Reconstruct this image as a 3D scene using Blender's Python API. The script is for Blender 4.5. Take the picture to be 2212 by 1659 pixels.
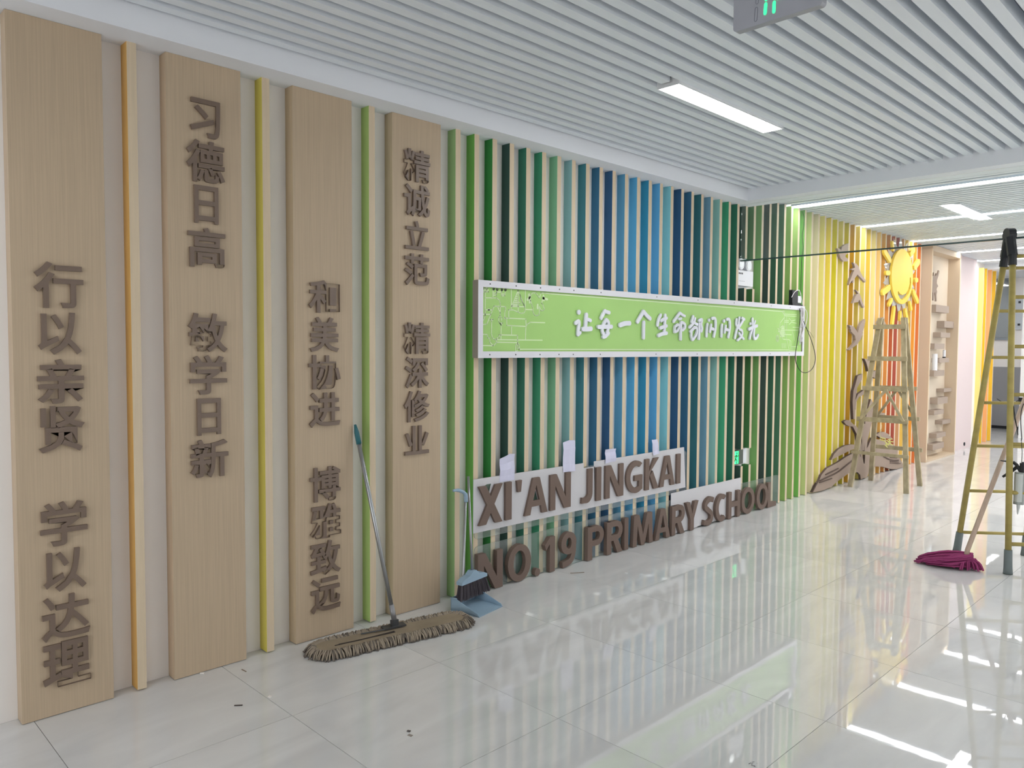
import bpy, bmesh, math, random
from mathutils import Vector, Matrix
from mathutils.geometry import tessellate_polygon

for o in list(bpy.data.objects): bpy.data.objects.remove(o)
S = bpy.context.scene
C = S.collection
RND = random.Random(7)

# ------------------------------------------------------------------ camera
F_PX, YAW, PITCH, ROLL = 1655.87, math.radians(45.488), math.radians(-2.747), math.radians(0.351)
CAM = Vector((2.9257, -1.5771, 1.5731))
_fw = Vector((-math.sin(YAW)*math.cos(PITCH), math.cos(YAW)*math.cos(PITCH), math.sin(PITCH)))
_r = Vector((math.cos(YAW), math.sin(YAW), 0)); _u = _r.cross(_fw)
CR = _r*math.cos(ROLL)+_u*math.sin(ROLL); CU = -_r*math.sin(ROLL)+_u*math.cos(ROLL)
cam = bpy.data.cameras.new('camera'); camo = bpy.data.objects.new('camera', cam); C.objects.link(camo)
cam.sensor_width = 36; cam.lens = F_PX*36/2212; cam.clip_start = .05; cam.clip_end = 100
M = Matrix((CR, CU, -_fw)).transposed().to_4x4(); M.translation = CAM; camo.matrix_world = M
S.camera = camo
# ------------------------------------------------------------------ world and exposure
w = bpy.data.worlds.new('world'); S.world = w; w.use_nodes = True
w.node_tree.nodes['Background'].inputs[0].default_value = (.8, .9, 1, 1)
w.node_tree.nodes['Background'].inputs[1].default_value = .3
S.view_settings.view_transform = 'Standard'; S.view_settings.look = 'None'
S.view_settings.gamma = 1; S.view_settings.use_curve_mapping = False
S.view_settings.exposure = 0.0
LAMP_POWER, STRIP_POWER, FILL_POWER = 33.0, 15.0, 47.0
def area(name, loc, rot, sx, sy, power, col):
    l = bpy.data.lights.new(name, 'AREA'); l.shape = 'RECTANGLE'; l.size = sx; l.size_y = sy; l.energy = power; l.color = col
    o = bpy.data.objects.new(name, l); C.objects.link(o); o.location = loc; o.rotation_euler = rot; o['kind'] = 'helper'; return o
# cool fill lights, added and unseen, along the right side and behind the viewer
area('fill_light', (5.3, 3.5, 1.6), (0, math.radians(90), 0), 2.0, 5.0, FILL_POWER*.5, (.93, .96, 1))
area('fill_light', (5.3, 10.0, 1.6), (0, math.radians(90), 0), 2.0, 6.0, FILL_POWER*1.1, (.93, .96, 1))
area('fill_light', (2.6, -8.8, 1.5), (math.radians(90), 0, 0), 5.0, 2.4, FILL_POWER*3.6, (.95, .97, 1))

# ------------------------------------------------------------------ helpers
def ray(u, v): return _fw + CR*((u-1106)/F_PX) - CU*((v-829.5)/F_PX)
def on(u, v, ax, val):
    d = ray(u, v); return CAM + d*((val-CAM[ax])/d[ax])
def wl(u, v, x=-.694):
    p = on(u, v, 0, x); return (p.y, p.z)
def lin(c):
    c = c/255; return c/12.92 if c <= .04045 else ((c+.055)/1.055)**2.4
MATS = {}
def mat(name, rgb, rough=.6, k=1.0, spec=.4, metal=0, noise=0, nscale=(8, 8, 8), bump=0, bscale=60, emit=0, coat=0):
    if name in MATS: return MATS[name]
    m = bpy.data.materials.new(name); m.use_nodes = True; nt = m.node_tree; b = nt.nodes['Principled BSDF']
    c = [min(.93, lin(x)*k) for x in rgb]
    b.inputs['Base Color'].default_value = (*c, 1); b.inputs['Roughness'].default_value = rough
    b.inputs['Specular IOR Level'].default_value = spec; b.inputs['Metallic'].default_value = metal
    b.inputs['Coat Weight'].default_value = coat
    if noise or bump:
        tc = nt.nodes.new('ShaderNodeTexCoord'); mp = nt.nodes.new('ShaderNodeMapping'); mp.inputs['Scale'].default_value = nscale
        nt.links.new(tc.outputs['Object'], mp.inputs['Vector'])
    if noise:
        n = nt.nodes.new('ShaderNodeTexNoise'); n.inputs['Scale'].default_value = 1; n.inputs['Detail'].default_value = 5
        nt.links.new(mp.outputs[0], n.inputs['Vector'])
        cr = nt.nodes.new('ShaderNodeValToRGB'); cr.color_ramp.elements[0].position = .3; cr.color_ramp.elements[1].position = .7
        cr.color_ramp.elements[0].color = (*[x*(1-noise) for x in c], 1); cr.color_ramp.elements[1].color = (*[min(.95, x*(1+noise)) for x in c], 1)
        nt.links.new(n.outputs[0], cr.inputs[0]); nt.links.new(cr.outputs[0], b.inputs['Base Color'])
    if bump:
        n2 = nt.nodes.new('ShaderNodeTexNoise'); n2.inputs['Scale'].default_value = bscale; nt.links.new(tc.outputs['Object'], n2.inputs['Vector'])
        bp = nt.nodes.new('ShaderNodeBump'); bp.inputs['Strength'].default_value = bump; bp.inputs['Distance'].default_value = .002
        nt.links.new(n2.outputs[0], bp.inputs['Height']); nt.links.new(bp.outputs[0], b.inputs['Normal'])
    if emit:
        b.inputs['Emission Color'].default_value = (*[lin(x) for x in rgb], 1); b.inputs['Emission Strength'].default_value = emit
    MATS[name] = m; return m

class MB:
    def __init__(s): s.v = []; s.f = []; s.mi = []
    def add(s, vs, fs, mi=0):
        n = len(s.v); s.v += [tuple(x) for x in vs]; s.f += [tuple(i+n for i in f) for f in fs]
        s.mi += [mi]*len(fs) if isinstance(mi, int) else list(mi); return s
    def box(s, x0, x1, y0, y1, z0, z1, mi=0, mat4=None, faces=None):
        vs = [Vector(p) for p in ((x0,y0,z0),(x1,y0,z0),(x1,y1,z0),(x0,y1,z0),(x0,y0,z1),(x1,y0,z1),(x1,y1,z1),(x0,y1,z1))]
        if mat4 is not None: vs = [mat4 @ v for v in vs]
        # order: bottom, top, -y, +x, +y, -x
        return s.add(vs, [(3,2,1,0),(4,5,6,7),(0,1,5,4),(1,2,6,5),(2,3,7,6),(3,0,4,7)], faces if faces else mi)
    def prism(s, loops, x0, x1, mi=0, mi_side=None):
        """loops of (y,z): outer then holes, extruded along x"""
        if mi_side is None: mi_side = mi
        tri = tessellate_polygon([[Vector((0, p[0], p[1])) for p in L] for L in loops])
        flat = [p for L in loops for p in L]; n = len(flat)
        vs = [(x0, p[0], p[1]) for p in flat]+[(x1, p[0], p[1]) for p in flat]
        fs = []; ms = []
        for t in tri:
            a, b, c = (flat[i] for i in t)
            ar = (b[0]-a[0])*(c[1]-a[1])-(b[1]-a[1])*(c[0]-a[0])
            t = t if ar > 0 else t[::-1]
            fs += [tuple(i+n for i in t), tuple(t[::-1])]; ms += [mi, mi]
        o = 0
        for k, L in enumerate(loops):
            m = len(L); ar = sum(L[i][0]*L[(i+1)%m][1]-L[(i+1)%m][0]*L[i][1] for i in range(m))
            ccw = (ar > 0) == (k == 0)
            for i in range(m):
                a, b = o+i, o+(i+1)%m
                fs.append((a, b, b+n, a+n) if ccw else (b, a, a+n, b+n)); ms.append(mi_side)
            o += m
        return s.add(vs, fs, ms)
    def tube(s, pts, r, n=8, mi=0, cap=True):
        pts = [Vector(p) for p in pts]; rs = r if isinstance(r, (list, tuple)) else [r]*len(pts)
        vs = []; fs = []
        t = (pts[1]-pts[0]).normalized(); up = Vector((0,0,1)) if abs(t.z) < .9 else Vector((1,0,0)); a = t.cross(up).normalized()
        for i, p in enumerate(pts):
            t = (pts[min(i+1, len(pts)-1)]-pts[max(i-1, 0)]).normalized(); a = (a-t*a.dot(t)).normalized(); b = t.cross(a)
            for k in range(n):
                q = 2*math.pi*k/n; vs.append(p+(a*math.cos(q)+b*math.sin(q))*rs[i])
        for i in range(len(pts)-1):
            for k in range(n):
                k2 = (k+1) % n; fs.append((i*n+k, i*n+k2, (i+1)*n+k2, (i+1)*n+k))
        if cap: fs += [tuple(range(n))[::-1], tuple(range((len(pts)-1)*n, len(pts)*n))]
        return s.add(vs, fs, mi)
    def bar(s, p, q, wd, dp, mi=0, side=Vector((0,1,0))):
        """rectangular bar from p to q, wd along 'side', dp across"""
        p, q = Vector(p), Vector(q); t = (q-p).normalized(); a = (side-t*side.dot(t)).normalized(); b = t.cross(a)
        vs = []
        for c in (p, q):
            for (i, j) in ((-1,-1),(1,-1),(1,1),(-1,1)): vs.append(c+a*(i*wd/2)+b*(j*dp/2))
        return s.add(vs, [(3,2,1,0),(4,5,6,7),(0,1,5,4),(1,2,6,5),(2,3,7,6),(3,0,4,7)], mi)
    def mesh(s, name, mats, smooth=False):
        me = bpy.data.meshes.new(name); me.from_pydata(s.v, [], s.f)
        for m in (mats if isinstance(mats, (list, tuple)) else [mats]): me.materials.append(m)
        me.polygons.foreach_set('material_index', s.mi)
        if smooth: me.polygons.foreach_set('use_smooth', [True]*len(me.polygons))
        me.update(); return me
    def build(s, name, mats, parent=None, smooth=False, kind=None, label=None):
        return link(name, s.mesh(name, mats, smooth), parent, kind, label)
def link(name, me, parent=None, kind=None, label=None):
    o = bpy.data.objects.new(name, me); C.objects.link(o)
    if parent is not None:
        o.parent = parent; o.matrix_parent_inverse = Matrix.Translation(-parent.location) if parent.type == 'EMPTY' else Matrix()
    if kind: o['kind'] = kind
    if label: o['label'] = label
    return o
def tag(o, label, cat, group=None, kind=None):
    o['label'] = label; o['category'] = cat
    if group: o['group'] = group
    if kind: o['kind'] = kind
    return o
def thing(name, label, cat, loc, group=None):
    o = bpy.data.objects.new(name, None); C.objects.link(o); o.location = loc; o.empty_display_size = .05
    return tag(o, label, cat, group)
def stroke(pts, r, n=5):
    """outline (y,z) of a thick polyline with round ends; pts (y,z)"""
    P = [Vector((a, b)) for a, b in pts]
    if len(P) == 1: return [(P[0].x+r*math.cos(i*math.pi/8), P[0].y+r*math.sin(i*math.pi/8)) for i in range(16)]
    L = []; Rr = []
    for i, p in enumerate(P):
        t = (P[min(i+1, len(P)-1)]-P[max(i-1, 0)]).normalized(); nn = Vector((-t.y, t.x)); L.append(p+nn*r); Rr.append(p-nn*r)
    out = list(L); t = (P[-1]-P[-2]).normalized(); a0 = math.atan2(t.x, -t.y)
    for i in range(1, n): a = a0-math.pi*i/n; out.append(P[-1]+Vector((math.cos(a), math.sin(a)))*r)
    out += Rr[::-1]; t = (P[0]-P[1]).normalized(); a0 = math.atan2(t.x, -t.y)
    for i in range(1, n): a = a0-math.pi*i/n; out.append(P[0]+Vector((math.cos(a), math.sin(a)))*r)
    return [(q.x, q.y) for q in out]
def smoothpts(pts, n=4):
    if len(pts) < 3: return pts
    out = []
    for i in range(len(pts)-1):
        p0, p1, p2, p3 = pts[max(i-1,0)], pts[i], pts[i+1], pts[min(i+2, len(pts)-1)]
        for k in range(n):
            t = k/n; out.append(tuple(.5*((2*b)+(-a+c)*t+(2*a-5*b+4*c-d)*t*t+(-a+3*b-3*c+d)*t**3) for a, b, c, d in zip(p0, p1, p2, p3)))
    out.append(tuple(pts[-1])); return out
_glyph = {}
def glyph(ch, off=.015):
    if (ch, off) not in _glyph:
        cu = bpy.data.curves.new('glyph', 'FONT'); cu.body = ch; cu.extrude = .5; cu.offset = off; cu.resolution_u = 4
        o = bpy.data.objects.new('glyph', cu); C.objects.link(o); bpy.context.view_layer.update()
        me = o.evaluated_get(bpy.context.evaluated_depsgraph_get()).to_mesh()
        vs = [tuple(v.co) for v in me.vertices]; fs = [tuple(p.vertices) for p in me.polygons]
        bpy.data.objects.remove(o)
        x0, x1 = min(v[0] for v in vs), max(v[0] for v in vs); y0, y1 = min(v[1] for v in vs), max(v[1] for v in vs)
        z0, z1 = min(v[2] for v in vs), max(v[2] for v in vs)
        _glyph[(ch, off)] = ([((v[0]-x0)/(x1-x0), (v[1]-y0)/(y1-y0), (v[2]-z0)/(z1-z0)) for v in vs], fs)
    return _glyph[(ch, off)]
def letter(ch, y0, y1, z0, z1, x0, x1, m, parent, name='letter', off=.015, label=None):
    vs, fs = glyph(ch, off); b = MB()
    b.add([(x0+v[2]*(x1-x0), y0+v[0]*(y1-y0), z0+v[1]*(z1-z0)) for v in vs], fs)
    return b.build(name, m, parent, label=label)

def arc(cx, cz, rx, rz, a0, a1, n=14): return [(cx+rx*math.cos(math.radians(a0+(a1-a0)*i/n)), cz+rz*math.sin(math.radians(a0+(a1-a0)*i/n))) for i in range(n+1)]
def ring(w, h, t, th, z0=0): return [arc(w/2, z0+h/2, w/2, h/2, 0, 360, 28)[:-1], arc(w/2, z0+h/2, w/2-t, h/2-th, 0, 360, 28)[:-1][::-1]]
def butt(pts, r):
    P = [Vector(p) for p in smoothpts(pts, 5)]; L = []; R = []
    for i, p in enumerate(P):
        t = (P[min(i+1, len(P)-1)]-P[max(i-1, 0)]).normalized(); n = Vector((-t.y, t.x)); L.append(tuple(p+n*r)); R.append(tuple(p-n*r))
    return L+R[::-1]
def latin(ch, w, h):
    t = min(.053, w*.98); th = .043
    if ch == 'I': return [[[(0,0),(w,0),(w,h),(0,h)]]]
    if ch == "'": return [[[(w*.2,0),(w*.8,0),(w,h),(0,h)]]]
    if ch == '.': return [[arc(w/2, h/2, w/2, h/2, 0, 360, 18)[:-1]]]
    if ch == 'X': return [[[(0,0),(t*1.2,0),(w,h),(w-t*1.2,h)]], [[(w-t*1.2,0),(w,0),(t*1.2,h),(0,h)]]]
    if ch == 'A': return [[[(0,0),(t*1.05,0),(w*.30,h*.22),(w*.70,h*.22),(w-t*1.05,0),(w,0),(w*.5+t*.62,h),(w*.5-t*.62,h)], [(w*.355,h*.38),(w*.5,h*.80),(w*.645,h*.38)]]]
    if ch == 'N': return [[[(0,0),(t,0),(t,h*.68),(w-t*1.25,0),(w,0),(w,h),(w-t,h),(w-t,h*.32),(t*1.25,h),(0,h)]]]
    if ch == 'M': return [[[(0,0),(t*.95,0),(t*1.15,h*.66),(w*.5-t*.42,0),(w*.5+t*.42,0),(w-t*1.15,h*.66),(w-t*.95,0),(w,0),(w*.95,h),(w*.95-t*1.3,h),(w*.5,h*.34),(w*.05+t*1.3,h),(w*.05,h)]]]
    if ch == 'K': return [[[(0,0),(t,0),(t,h),(0,h)]], [[(t*.9,h*.38),(t*1.5,h*.62),(w,h),(w-t*1.25,h),(t*.9,h*.56)]], [[(w-t*1.25,0),(w,0),(t*1.9,h*.60),(t*1.15,h*.46)]]]
    if ch == 'H': return [[[(0,0),(t,0),(t,h*.42),(w-t,h*.42),(w-t,0),(w,0),(w,h),(w-t,h),(w-t,h*.42+th*1.1),(t,h*.42+th*1.1),(t,h),(0,h)]]]
    if ch == 'L': return [[[(0,0),(w,0),(w,th),(t,th),(t,h),(0,h)]]]
    if ch == 'Y': return [[[(w*.5-t/2,0),(w*.5+t/2,0),(w*.5+t/2,h*.40),(w,h),(w-t*1.15,h),(w*.5,h*.58),(t*1.15,h),(0,h),(w*.5-t/2,h*.40)]]]
    if ch == '1': return [[[(w-t,0),(w,0),(w,h),(w-t*1.0,h),(0,h*.80),(w*.12,h*.64),(w-t,h*.80)]]]
    if ch == 'J': return [[[(w-t,h)]+[(w-t, h*.28)]+arc(w-t-w*.32, h*.28, w*.32, h*.28-th, 0, -90, 6)[1:]+[(w*.04,th*1.1),(0,.004)]+arc(w*.48, h*.30, w*.52, h*.30, -90, 0, 8)+[(w,h)]]]
    if ch == 'O': return [ring(w, h, t, th)]
    if ch in 'CG':
        e = 0 if ch == 'C' else 0
        o = arc(w*.60, h/2, w*.60, h/2, 52, 308, 24); i = arc(w*.62, h/2, w*.62-t, h/2-th, 300, 60, 24)
        out = [[o+i]]
        if ch == 'G': out += [[[(w-t*.9,h*.03),(w,h*.10),(w,h*.54),(w*.52,h*.54),(w*.52,h*.54-th),(w-t*.9,h*.54-th)]]]
        return out
    if ch == 'S': return [[butt([(w*.97,h*.86),(w*.62,h*.92),(w*.25,h*.82),(w*.20,h*.66),(w*.48,h*.53),(w*.78,h*.38),(w*.76,h*.17),(w*.42,h*.085),(w*.03,h*.14)], th*.52)]]
    if ch == '9': return [ring(w, h*.64, t, th*.95, h*.36), [butt([(w-t*.5,h*.66),(w-t*.55,h*.38),(w*.62,h*.16),(w*.10,h*.09)], th*.52)]]
    bowl = [[(t*.5,h*.40)]+arc(w-h*.30 if w > h*.5 else w*.55, h*.70, min(h*.30, w*.45), h*.30, -90, 90, 14)+[(t*.5,h)], [(t,h-th)]+arc(w-h*.30 if w > h*.5 else w*.55, h*.70, min(h*.30, w*.45)-t*.9, h*.30-th, 90, -90, 12)+[(t,h*.40+th)]]
    if ch == 'P': return [[[(0,0),(t,0),(t,h),(0,h)]], bowl]
    if ch == 'R': return [[[(0,0),(t,0),(t,h),(0,h)]], bowl, [[(w-t*1.2,0),(w,0),(w*.68,h*.46),(w*.40,h*.42)]]]
def latin_letter(ch, y0, y1, z0, z1, x0, x1, m, parent):
    b = MB()
    for i, loops in enumerate(latin(ch, y1-y0, z1-z0)): b.prism([[(y0+p[0], z0+p[1]) for p in L] for L in loops], x0, x1-i*.0003)
    return b.build('letter', m, parent)

# ------------------------------------------------------------------ materials
WHITE = mat('white_wall', (240, 236, 232), .75, 1.03, spec=.25, bump=.05, bscale=90)
SOFFIT = mat('soffit_paint', (236, 239, 246), .7, 1.03, spec=.25)
BAFFLE = mat('baffle_metal', (234, 240, 246), .45, 1.0, spec=.4)
VOID = mat('ceiling_void', (118, 128, 144), .9)
WOOD = mat('panel_veneer', (190, 170, 144), .5, 1.0, spec=.35, noise=.07, nscale=(60, 160, 3))
EDGE = mat('slat_edge_board', (214, 196, 168), .6, 1.0, spec=.3, noise=.04, nscale=(90, 90, 4))
BROWN = mat('brown_lacquer', (127, 108, 94), .38, .85, spec=.5)
LETTERBROWN = mat('brown_foam_letter', (122, 104, 94), .6, .9, spec=.3)
MDF = mat('brown_board', (158, 140, 126), .6, 1.0, spec=.3)
MDFDARK = mat('brown_board_dark', (92, 76, 68), .7)
WHITEPLASTIC = mat('white_plastic', (232, 234, 238), .4, 1.0)
BLACKPLASTIC = mat('black_plastic', (36, 38, 42), .45)
STEEL = mat('steel_tube', (165, 168, 170), .35, 1, metal=.8)
def glassmat(name, tint, haze, rough=.02):
    m = bpy.data.materials.new(name); m.use_nodes = True; nt = m.node_tree; nt.nodes.clear()
    o = nt.nodes.new('ShaderNodeOutputMaterial'); tr = nt.nodes.new('ShaderNodeBsdfTransparent'); tr.inputs[0].default_value = (*tint, 1)
    df = nt.nodes.new('ShaderNodeBsdfDiffuse'); df.inputs[0].default_value = (.8, .84, .84, 1)
    gl = nt.nodes.new('ShaderNodeBsdfGlossy'); gl.inputs['Roughness'].default_value = rough
    lw = nt.nodes.new('ShaderNodeLayerWeight'); lw.inputs['Blend'].default_value = .5
    pw = nt.nodes.new('ShaderNodeMath'); pw.operation = 'POWER'; pw.inputs[1].default_value = 5; nt.links.new(lw.outputs['Facing'], pw.inputs[0])
    fr = nt.nodes.new('ShaderNodeMath'); fr.operation = 'MULTIPLY_ADD'; fr.inputs[1].default_value = .7; fr.inputs[2].default_value = .03; nt.links.new(pw.outputs[0], fr.inputs[0])
    a = nt.nodes.new('ShaderNodeMixShader'); a.inputs[0].default_value = haze; b = nt.nodes.new('ShaderNodeMixShader')
    nt.links.new(tr.outputs[0], a.inputs[1]); nt.links.new(df.outputs[0], a.inputs[2])
    nt.links.new(fr.outputs[0], b.inputs[0]); nt.links.new(a.outputs[0], b.inputs[1]); nt.links.new(gl.outputs[0], b.inputs[2])
    nt.links.new(b.outputs[0], o.inputs[0]); return m
GLASS = glassmat('screen_glass', (.95, .97, .96), .045)
ACRYL = glassmat('clear_acrylic', (.96, .98, .97), .05)
GLASSEDGE = mat('glass_edge', (62, 84, 82), .2)
ACRYLEDGE = mat('acrylic_edge', (150, 165, 158), .3)
def tilemat():
    m = bpy.data.materials.new('polished_tile'); m.use_nodes = True; nt = m.node_tree; b = nt.nodes['Principled BSDF']
    b.inputs['Roughness'].default_value = .02; b.inputs['Specular IOR Level'].default_value = .85
    tc = nt.nodes.new('ShaderNodeTexCoord'); oi = nt.nodes.new('ShaderNodeObjectInfo')
    ad = nt.nodes.new('ShaderNodeVectorMath'); ad.operation = 'ADD'; sc = nt.nodes.new('ShaderNodeVectorMath'); sc.operation = 'SCALE'; sc.inputs[3].default_value = 30
    nt.links.new(oi.outputs['Random'], sc.inputs[0]); nt.links.new(tc.outputs['Object'], ad.inputs[0]); nt.links.new(sc.outputs[0], ad.inputs[1])
    mp = nt.nodes.new('ShaderNodeMapping'); mp.inputs['Rotation'].default_value = (0, 0, .6); mp.inputs['Scale'].default_value = (2.2, .8, 1); nt.links.new(ad.outputs[0], mp.inputs[0])
    n = nt.nodes.new('ShaderNodeTexNoise'); n.inputs['Scale'].default_value = 1.6; n.inputs['Detail'].default_value = 9; n.inputs['Distortion'].default_value = 1.4
    nt.links.new(mp.outputs[0], n.inputs['Vector'])
    cr = nt.nodes.new('ShaderNodeValToRGB'); e = cr.color_ramp.elements
    e[0].position = .32; e[0].color = (.64, .64, .635, 1); e[1].position = .68; e[1].color = (.74, .74, .73, 1)
    nt.links.new(n.outputs[0], cr.inputs[0]); nt.links.new(cr.outputs[0], b.inputs['Base Color'])
    n2 = nt.nodes.new('ShaderNodeTexNoise'); n2.inputs['Scale'].default_value = 5; n2.inputs['Detail'].default_value = 2; nt.links.new(tc.outputs['Object'], n2.inputs['Vector'])
    bp = nt.nodes.new('ShaderNodeBump'); bp.inputs['Strength'].default_value = .045; bp.inputs['Distance'].default_value = .004
    nt.links.new(n2.outputs[0], bp.inputs['Height']); nt.links.new(bp.outputs[0], b.inputs['Normal'])
    return m
TILE = tilemat()
GROUT = mat('grout', (120, 116, 110), .9)
LAMP = mat('lamp_diffuser', (255, 255, 255), .5, emit=LAMP_POWER)
LED = mat('light_strip_diffuser', (255, 255, 255), .5, emit=STRIP_POWER)

XW, XP, ZS, ZC, ZF = -.769, -.694, 2.898, 3.0, 3.02     # wall face, slat front plane, soffit, near ceiling, far ceiling
XR, YN, YF, YE = 5.5, -9.0, 16.2, 13.66
# ------------------------------------------------------------------ floor with its tiles
fl = MB().box(-4, XR+.1, YN, YF, -.12, -.004).build('floor', GROUT, kind='structure')
T = .8
def tile_mesh(x0, x1, y0, y1): return MB().box(x0, x1, y0, y1, -.012, 0).mesh('tile', TILE)
full = tile_mesh(-T/2+.0012, T/2-.0012, -T/2+.0012, T/2-.0012)
for i in range(0, 7):
    for j in range(-6, 21):
        if (j+1)*T > YF+.01: continue
        o = link('tile', full, fl); o.location = ((i+.5)*T, (j+.5)*T, 0)
for j in range(-6, 21):
    if (j+1)*T > YF+.01: continue
    if (j+.5)*T < YE: o = link('tile', tile_mesh(XW+.001, -.0012, j*T+.0012, (j+1)*T-.0012), fl)
    else:
        for i in (-1, -2, -3, -4): o = link('tile', full, fl); o.location = ((i+.5)*T, (j+.5)*T, 0)
# ------------------------------------------------------------------ walls
wall_left = MB().box(XW-.2, XW, YN, YE, 0, 3.2).build('wall_left', WHITE, kind='structure')
MB().box(XR, XR+.2, YN, YF, 0, 3.2).build('wall_right', WHITE, kind='structure')
MB().box(-4, XR+.2, YN-.2, YN, 0, 3.2).build('wall_near', WHITE, kind='structure')
rear = MB().box(-4, XR+.2, YF, YF+.2, 0, 3.2).build('wall_far', WHITE, kind='structure')
MB().box(-4, XR, YF-.012, YF, .06, 1.24).build('wainscot', mat('grey_wainscot', (172, 172, 174), .5, .8), rear)
MB().box(-4, XR, YF-.02, YF, 0, .06).build('baseboard_far', BLACKPLASTIC, kind='structure')
MB().box(-4.1, -3.9, YE, YF, 0, 3.2).box(-4, XW-.2, YE-.1, YE, 0, 3.2).build('wall_recess', WHITE, kind='structure')
# white pillar by the far opening
MB().box(-.47, .3, 14.5, 14.8, 0, 3.02).build('wall_pillar', mat('pillar_paint', (250, 250, 250), .6, 1), kind='structure')
# frame and pane of the far interior window with the sign plate beside it
win = MB().box(-1.62, -1.02, YF-.03, YF-.012, 1.78, 3.0).build('window_1', mat('window_reveal', (150, 158, 165), .6), kind='structure')
MB().box(-1.58, -1.06, YF-.04, YF-.03, 1.82, 2.96).build('window_pane', mat('window_mirror_glass', (190, 200, 205), .05, .5, spec=1.0, coat=1), win)

# ------------------------------------------------------------------ ceiling
ceil = MB().box(-.75, XR, YN, 4.8, 3.075, 3.2).build('ceiling', VOID, kind='structure')
bm_ = MB().box(-.0275, .0275, YN, 4.8, ZC, 3.07).mesh('ceiling_slat', BAFFLE)
k = 0; x = -.496
lamps = []                                                   # (x0,x1,y0,y1,z)
for lx in (-1.6, .44, 3.34):  # the leftmost lamp is added, out of view, to brighten the far recess
    for y0, z in ((-7.86, ZC), (-2.94, ZC), (1.98, ZC), (6.9, ZF), (11.8, ZF), (14.3, 3.0)):
        if (lx > 0) == (y0 < 14): lamps.append((lx, lx+.128, y0, y0+1.18, z))
while x < XR-.05:
    cuts = [(l[2], l[3]) for l in lamps if l[4] == ZC and l[0]-.02 < x < l[1]+.02]
    if not cuts: o = link('ceiling_slat', bm_, ceil); o.location.x = x
    else:
        b = MB(); a = YN
        for c0, c1 in sorted(cuts): b.box(-.0275, .0275, a, c0-.03, ZC, 3.07); a = c1+.03
        b.box(-.0275, .0275, a, 4.8, ZC, 3.07); o = b.build('ceiling_slat', BAFFLE, ceil); o.location.x = x
    x += .1
MB().box(XW, -.556, YN, 4.8, ZS, 3.2).build('trim_1', SOFFIT, kind='structure')
MB().box(XW, XR, 4.8, 5.08, ZS, 3.2).build('trim_2', SOFFIT, kind='structure')
MB().box(XW, XR, 13.2, 13.66, 2.93, 3.2).build('trim_3', SOFFIT, kind='structure')
ceil2 = MB().box(-4, XR, 5.08, YF, 3.075, 3.2).build('ceiling', VOID, kind='structure')
strips = [(5.93, 6.07), (7.69, 7.82), (9.39, 9.52), (11.09, 11.22), (12.55, 12.68)]
fb = MB().box(XW, XR, -.0275, .0275, ZF, 3.07).mesh('ceiling_slat', BAFFLE)
y = 5.13; rest = MB()
while y < 13.15:
    if not any(a-.035 < y < b+.035 for a, b in strips):
        cut = [l for l in lamps if l[4] == ZF and l[2]-.03 < y < l[3]+.03]
        if y < 10:
            if cut:
                b = MB(); a = XW
                for l in sorted(cut): b.box(a, l[0]-.01, -.0275, .0275, ZF, 3.07); a = l[1]+.01
                b.box(a, XR, -.0275, .0275, ZF, 3.07); o = b.build('ceiling_slat', BAFFLE, ceil2)
            else: o = link('ceiling_slat', fb, ceil2)
            o.location.y = y
        else: rest.box(XW, XR, y-.0275, y+.0275, ZF, 3.07)
    y += .1
rest.build('ceiling_slat', BAFFLE, ceil2, kind='stuff')
MB().box(-4, XR, 13.66, YF, 3.0, 3.08).build('ceiling', SOFFIT, kind='structure')

# ------------------------------------------------------------------ lamps and light strips
FRAME = mat('lamp_frame', (225, 228, 230), .4)
lamp_lab = ['ceiling panel light at the near end of the hall, behind the viewer', 'long white ceiling panel light behind the viewer, slatted ceiling', 'long white ceiling panel light above the inscribed wooden panels and blue slats',
            'smaller looking white ceiling panel light crossing a thin light strip, beyond the beam', 'farthest ceiling panel light near the end of the hall']
for i, (x0, x1, y0, y1, z) in enumerate(lamps):
    t = thing('ceiling_light', ('unseen panel light added to brighten the recess beyond the last slats' if x0 < 0 else lamp_lab[(i-1) % 5] if i-1 < 5 else lamp_lab[(i-1) % 5].replace('ceiling', 'right-hand ceiling')), 'ceiling light', ((x0+x1)/2, (y0+y1)/2, z), 'panel lights in the slatted ceiling')
    zz = z-.012
    MB().box(x0, x1, y0, y1, zz, zz+.004).build('diffuser', LAMP, t)
    f = MB(); e = .008
    f.box(x0-e, x0, y0-e, y1+e, zz-.003, z+.03); f.box(x1, x1+e, y0-e, y1+e, zz-.003, z+.03)
    f.box(x0, x1, y0-e, y0, zz-.003, z+.03); f.box(x0, x1, y1, y1+e, zz-.003, z+.03); f.box(x0, x1, y0, y1, zz+.01, z+.03)
    f.build('frame', FRAME, t)
sl = ['nearest thin light strip across the far ceiling, just beyond the beam', 'second thin light strip from the beam, above the yellow slats',
      'third thin light strip from the beam, ending at the sun figure', 'fourth thin light strip from the beam, meeting the shelf niche', 'farthest thin light strip, over the pale pink wall end']
for i, (a, b) in enumerate(strips):
    t = thing('light_strip', sl[i], 'light strip', (2.4, (a+b)/2, ZF), 'light strips across the far ceiling')
    MB().box(XP+.004, XR-.01, a, b, ZF-.004, ZF+.004).build('diffuser', LED, t)
    MB().box(XP+.004, XR-.01, a-.012, a, ZF-.006, ZF+.03).box(XP+.004, XR-.01, b, b+.012, ZF-.006, ZF+.03).build('frame', FRAME, t)

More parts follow.
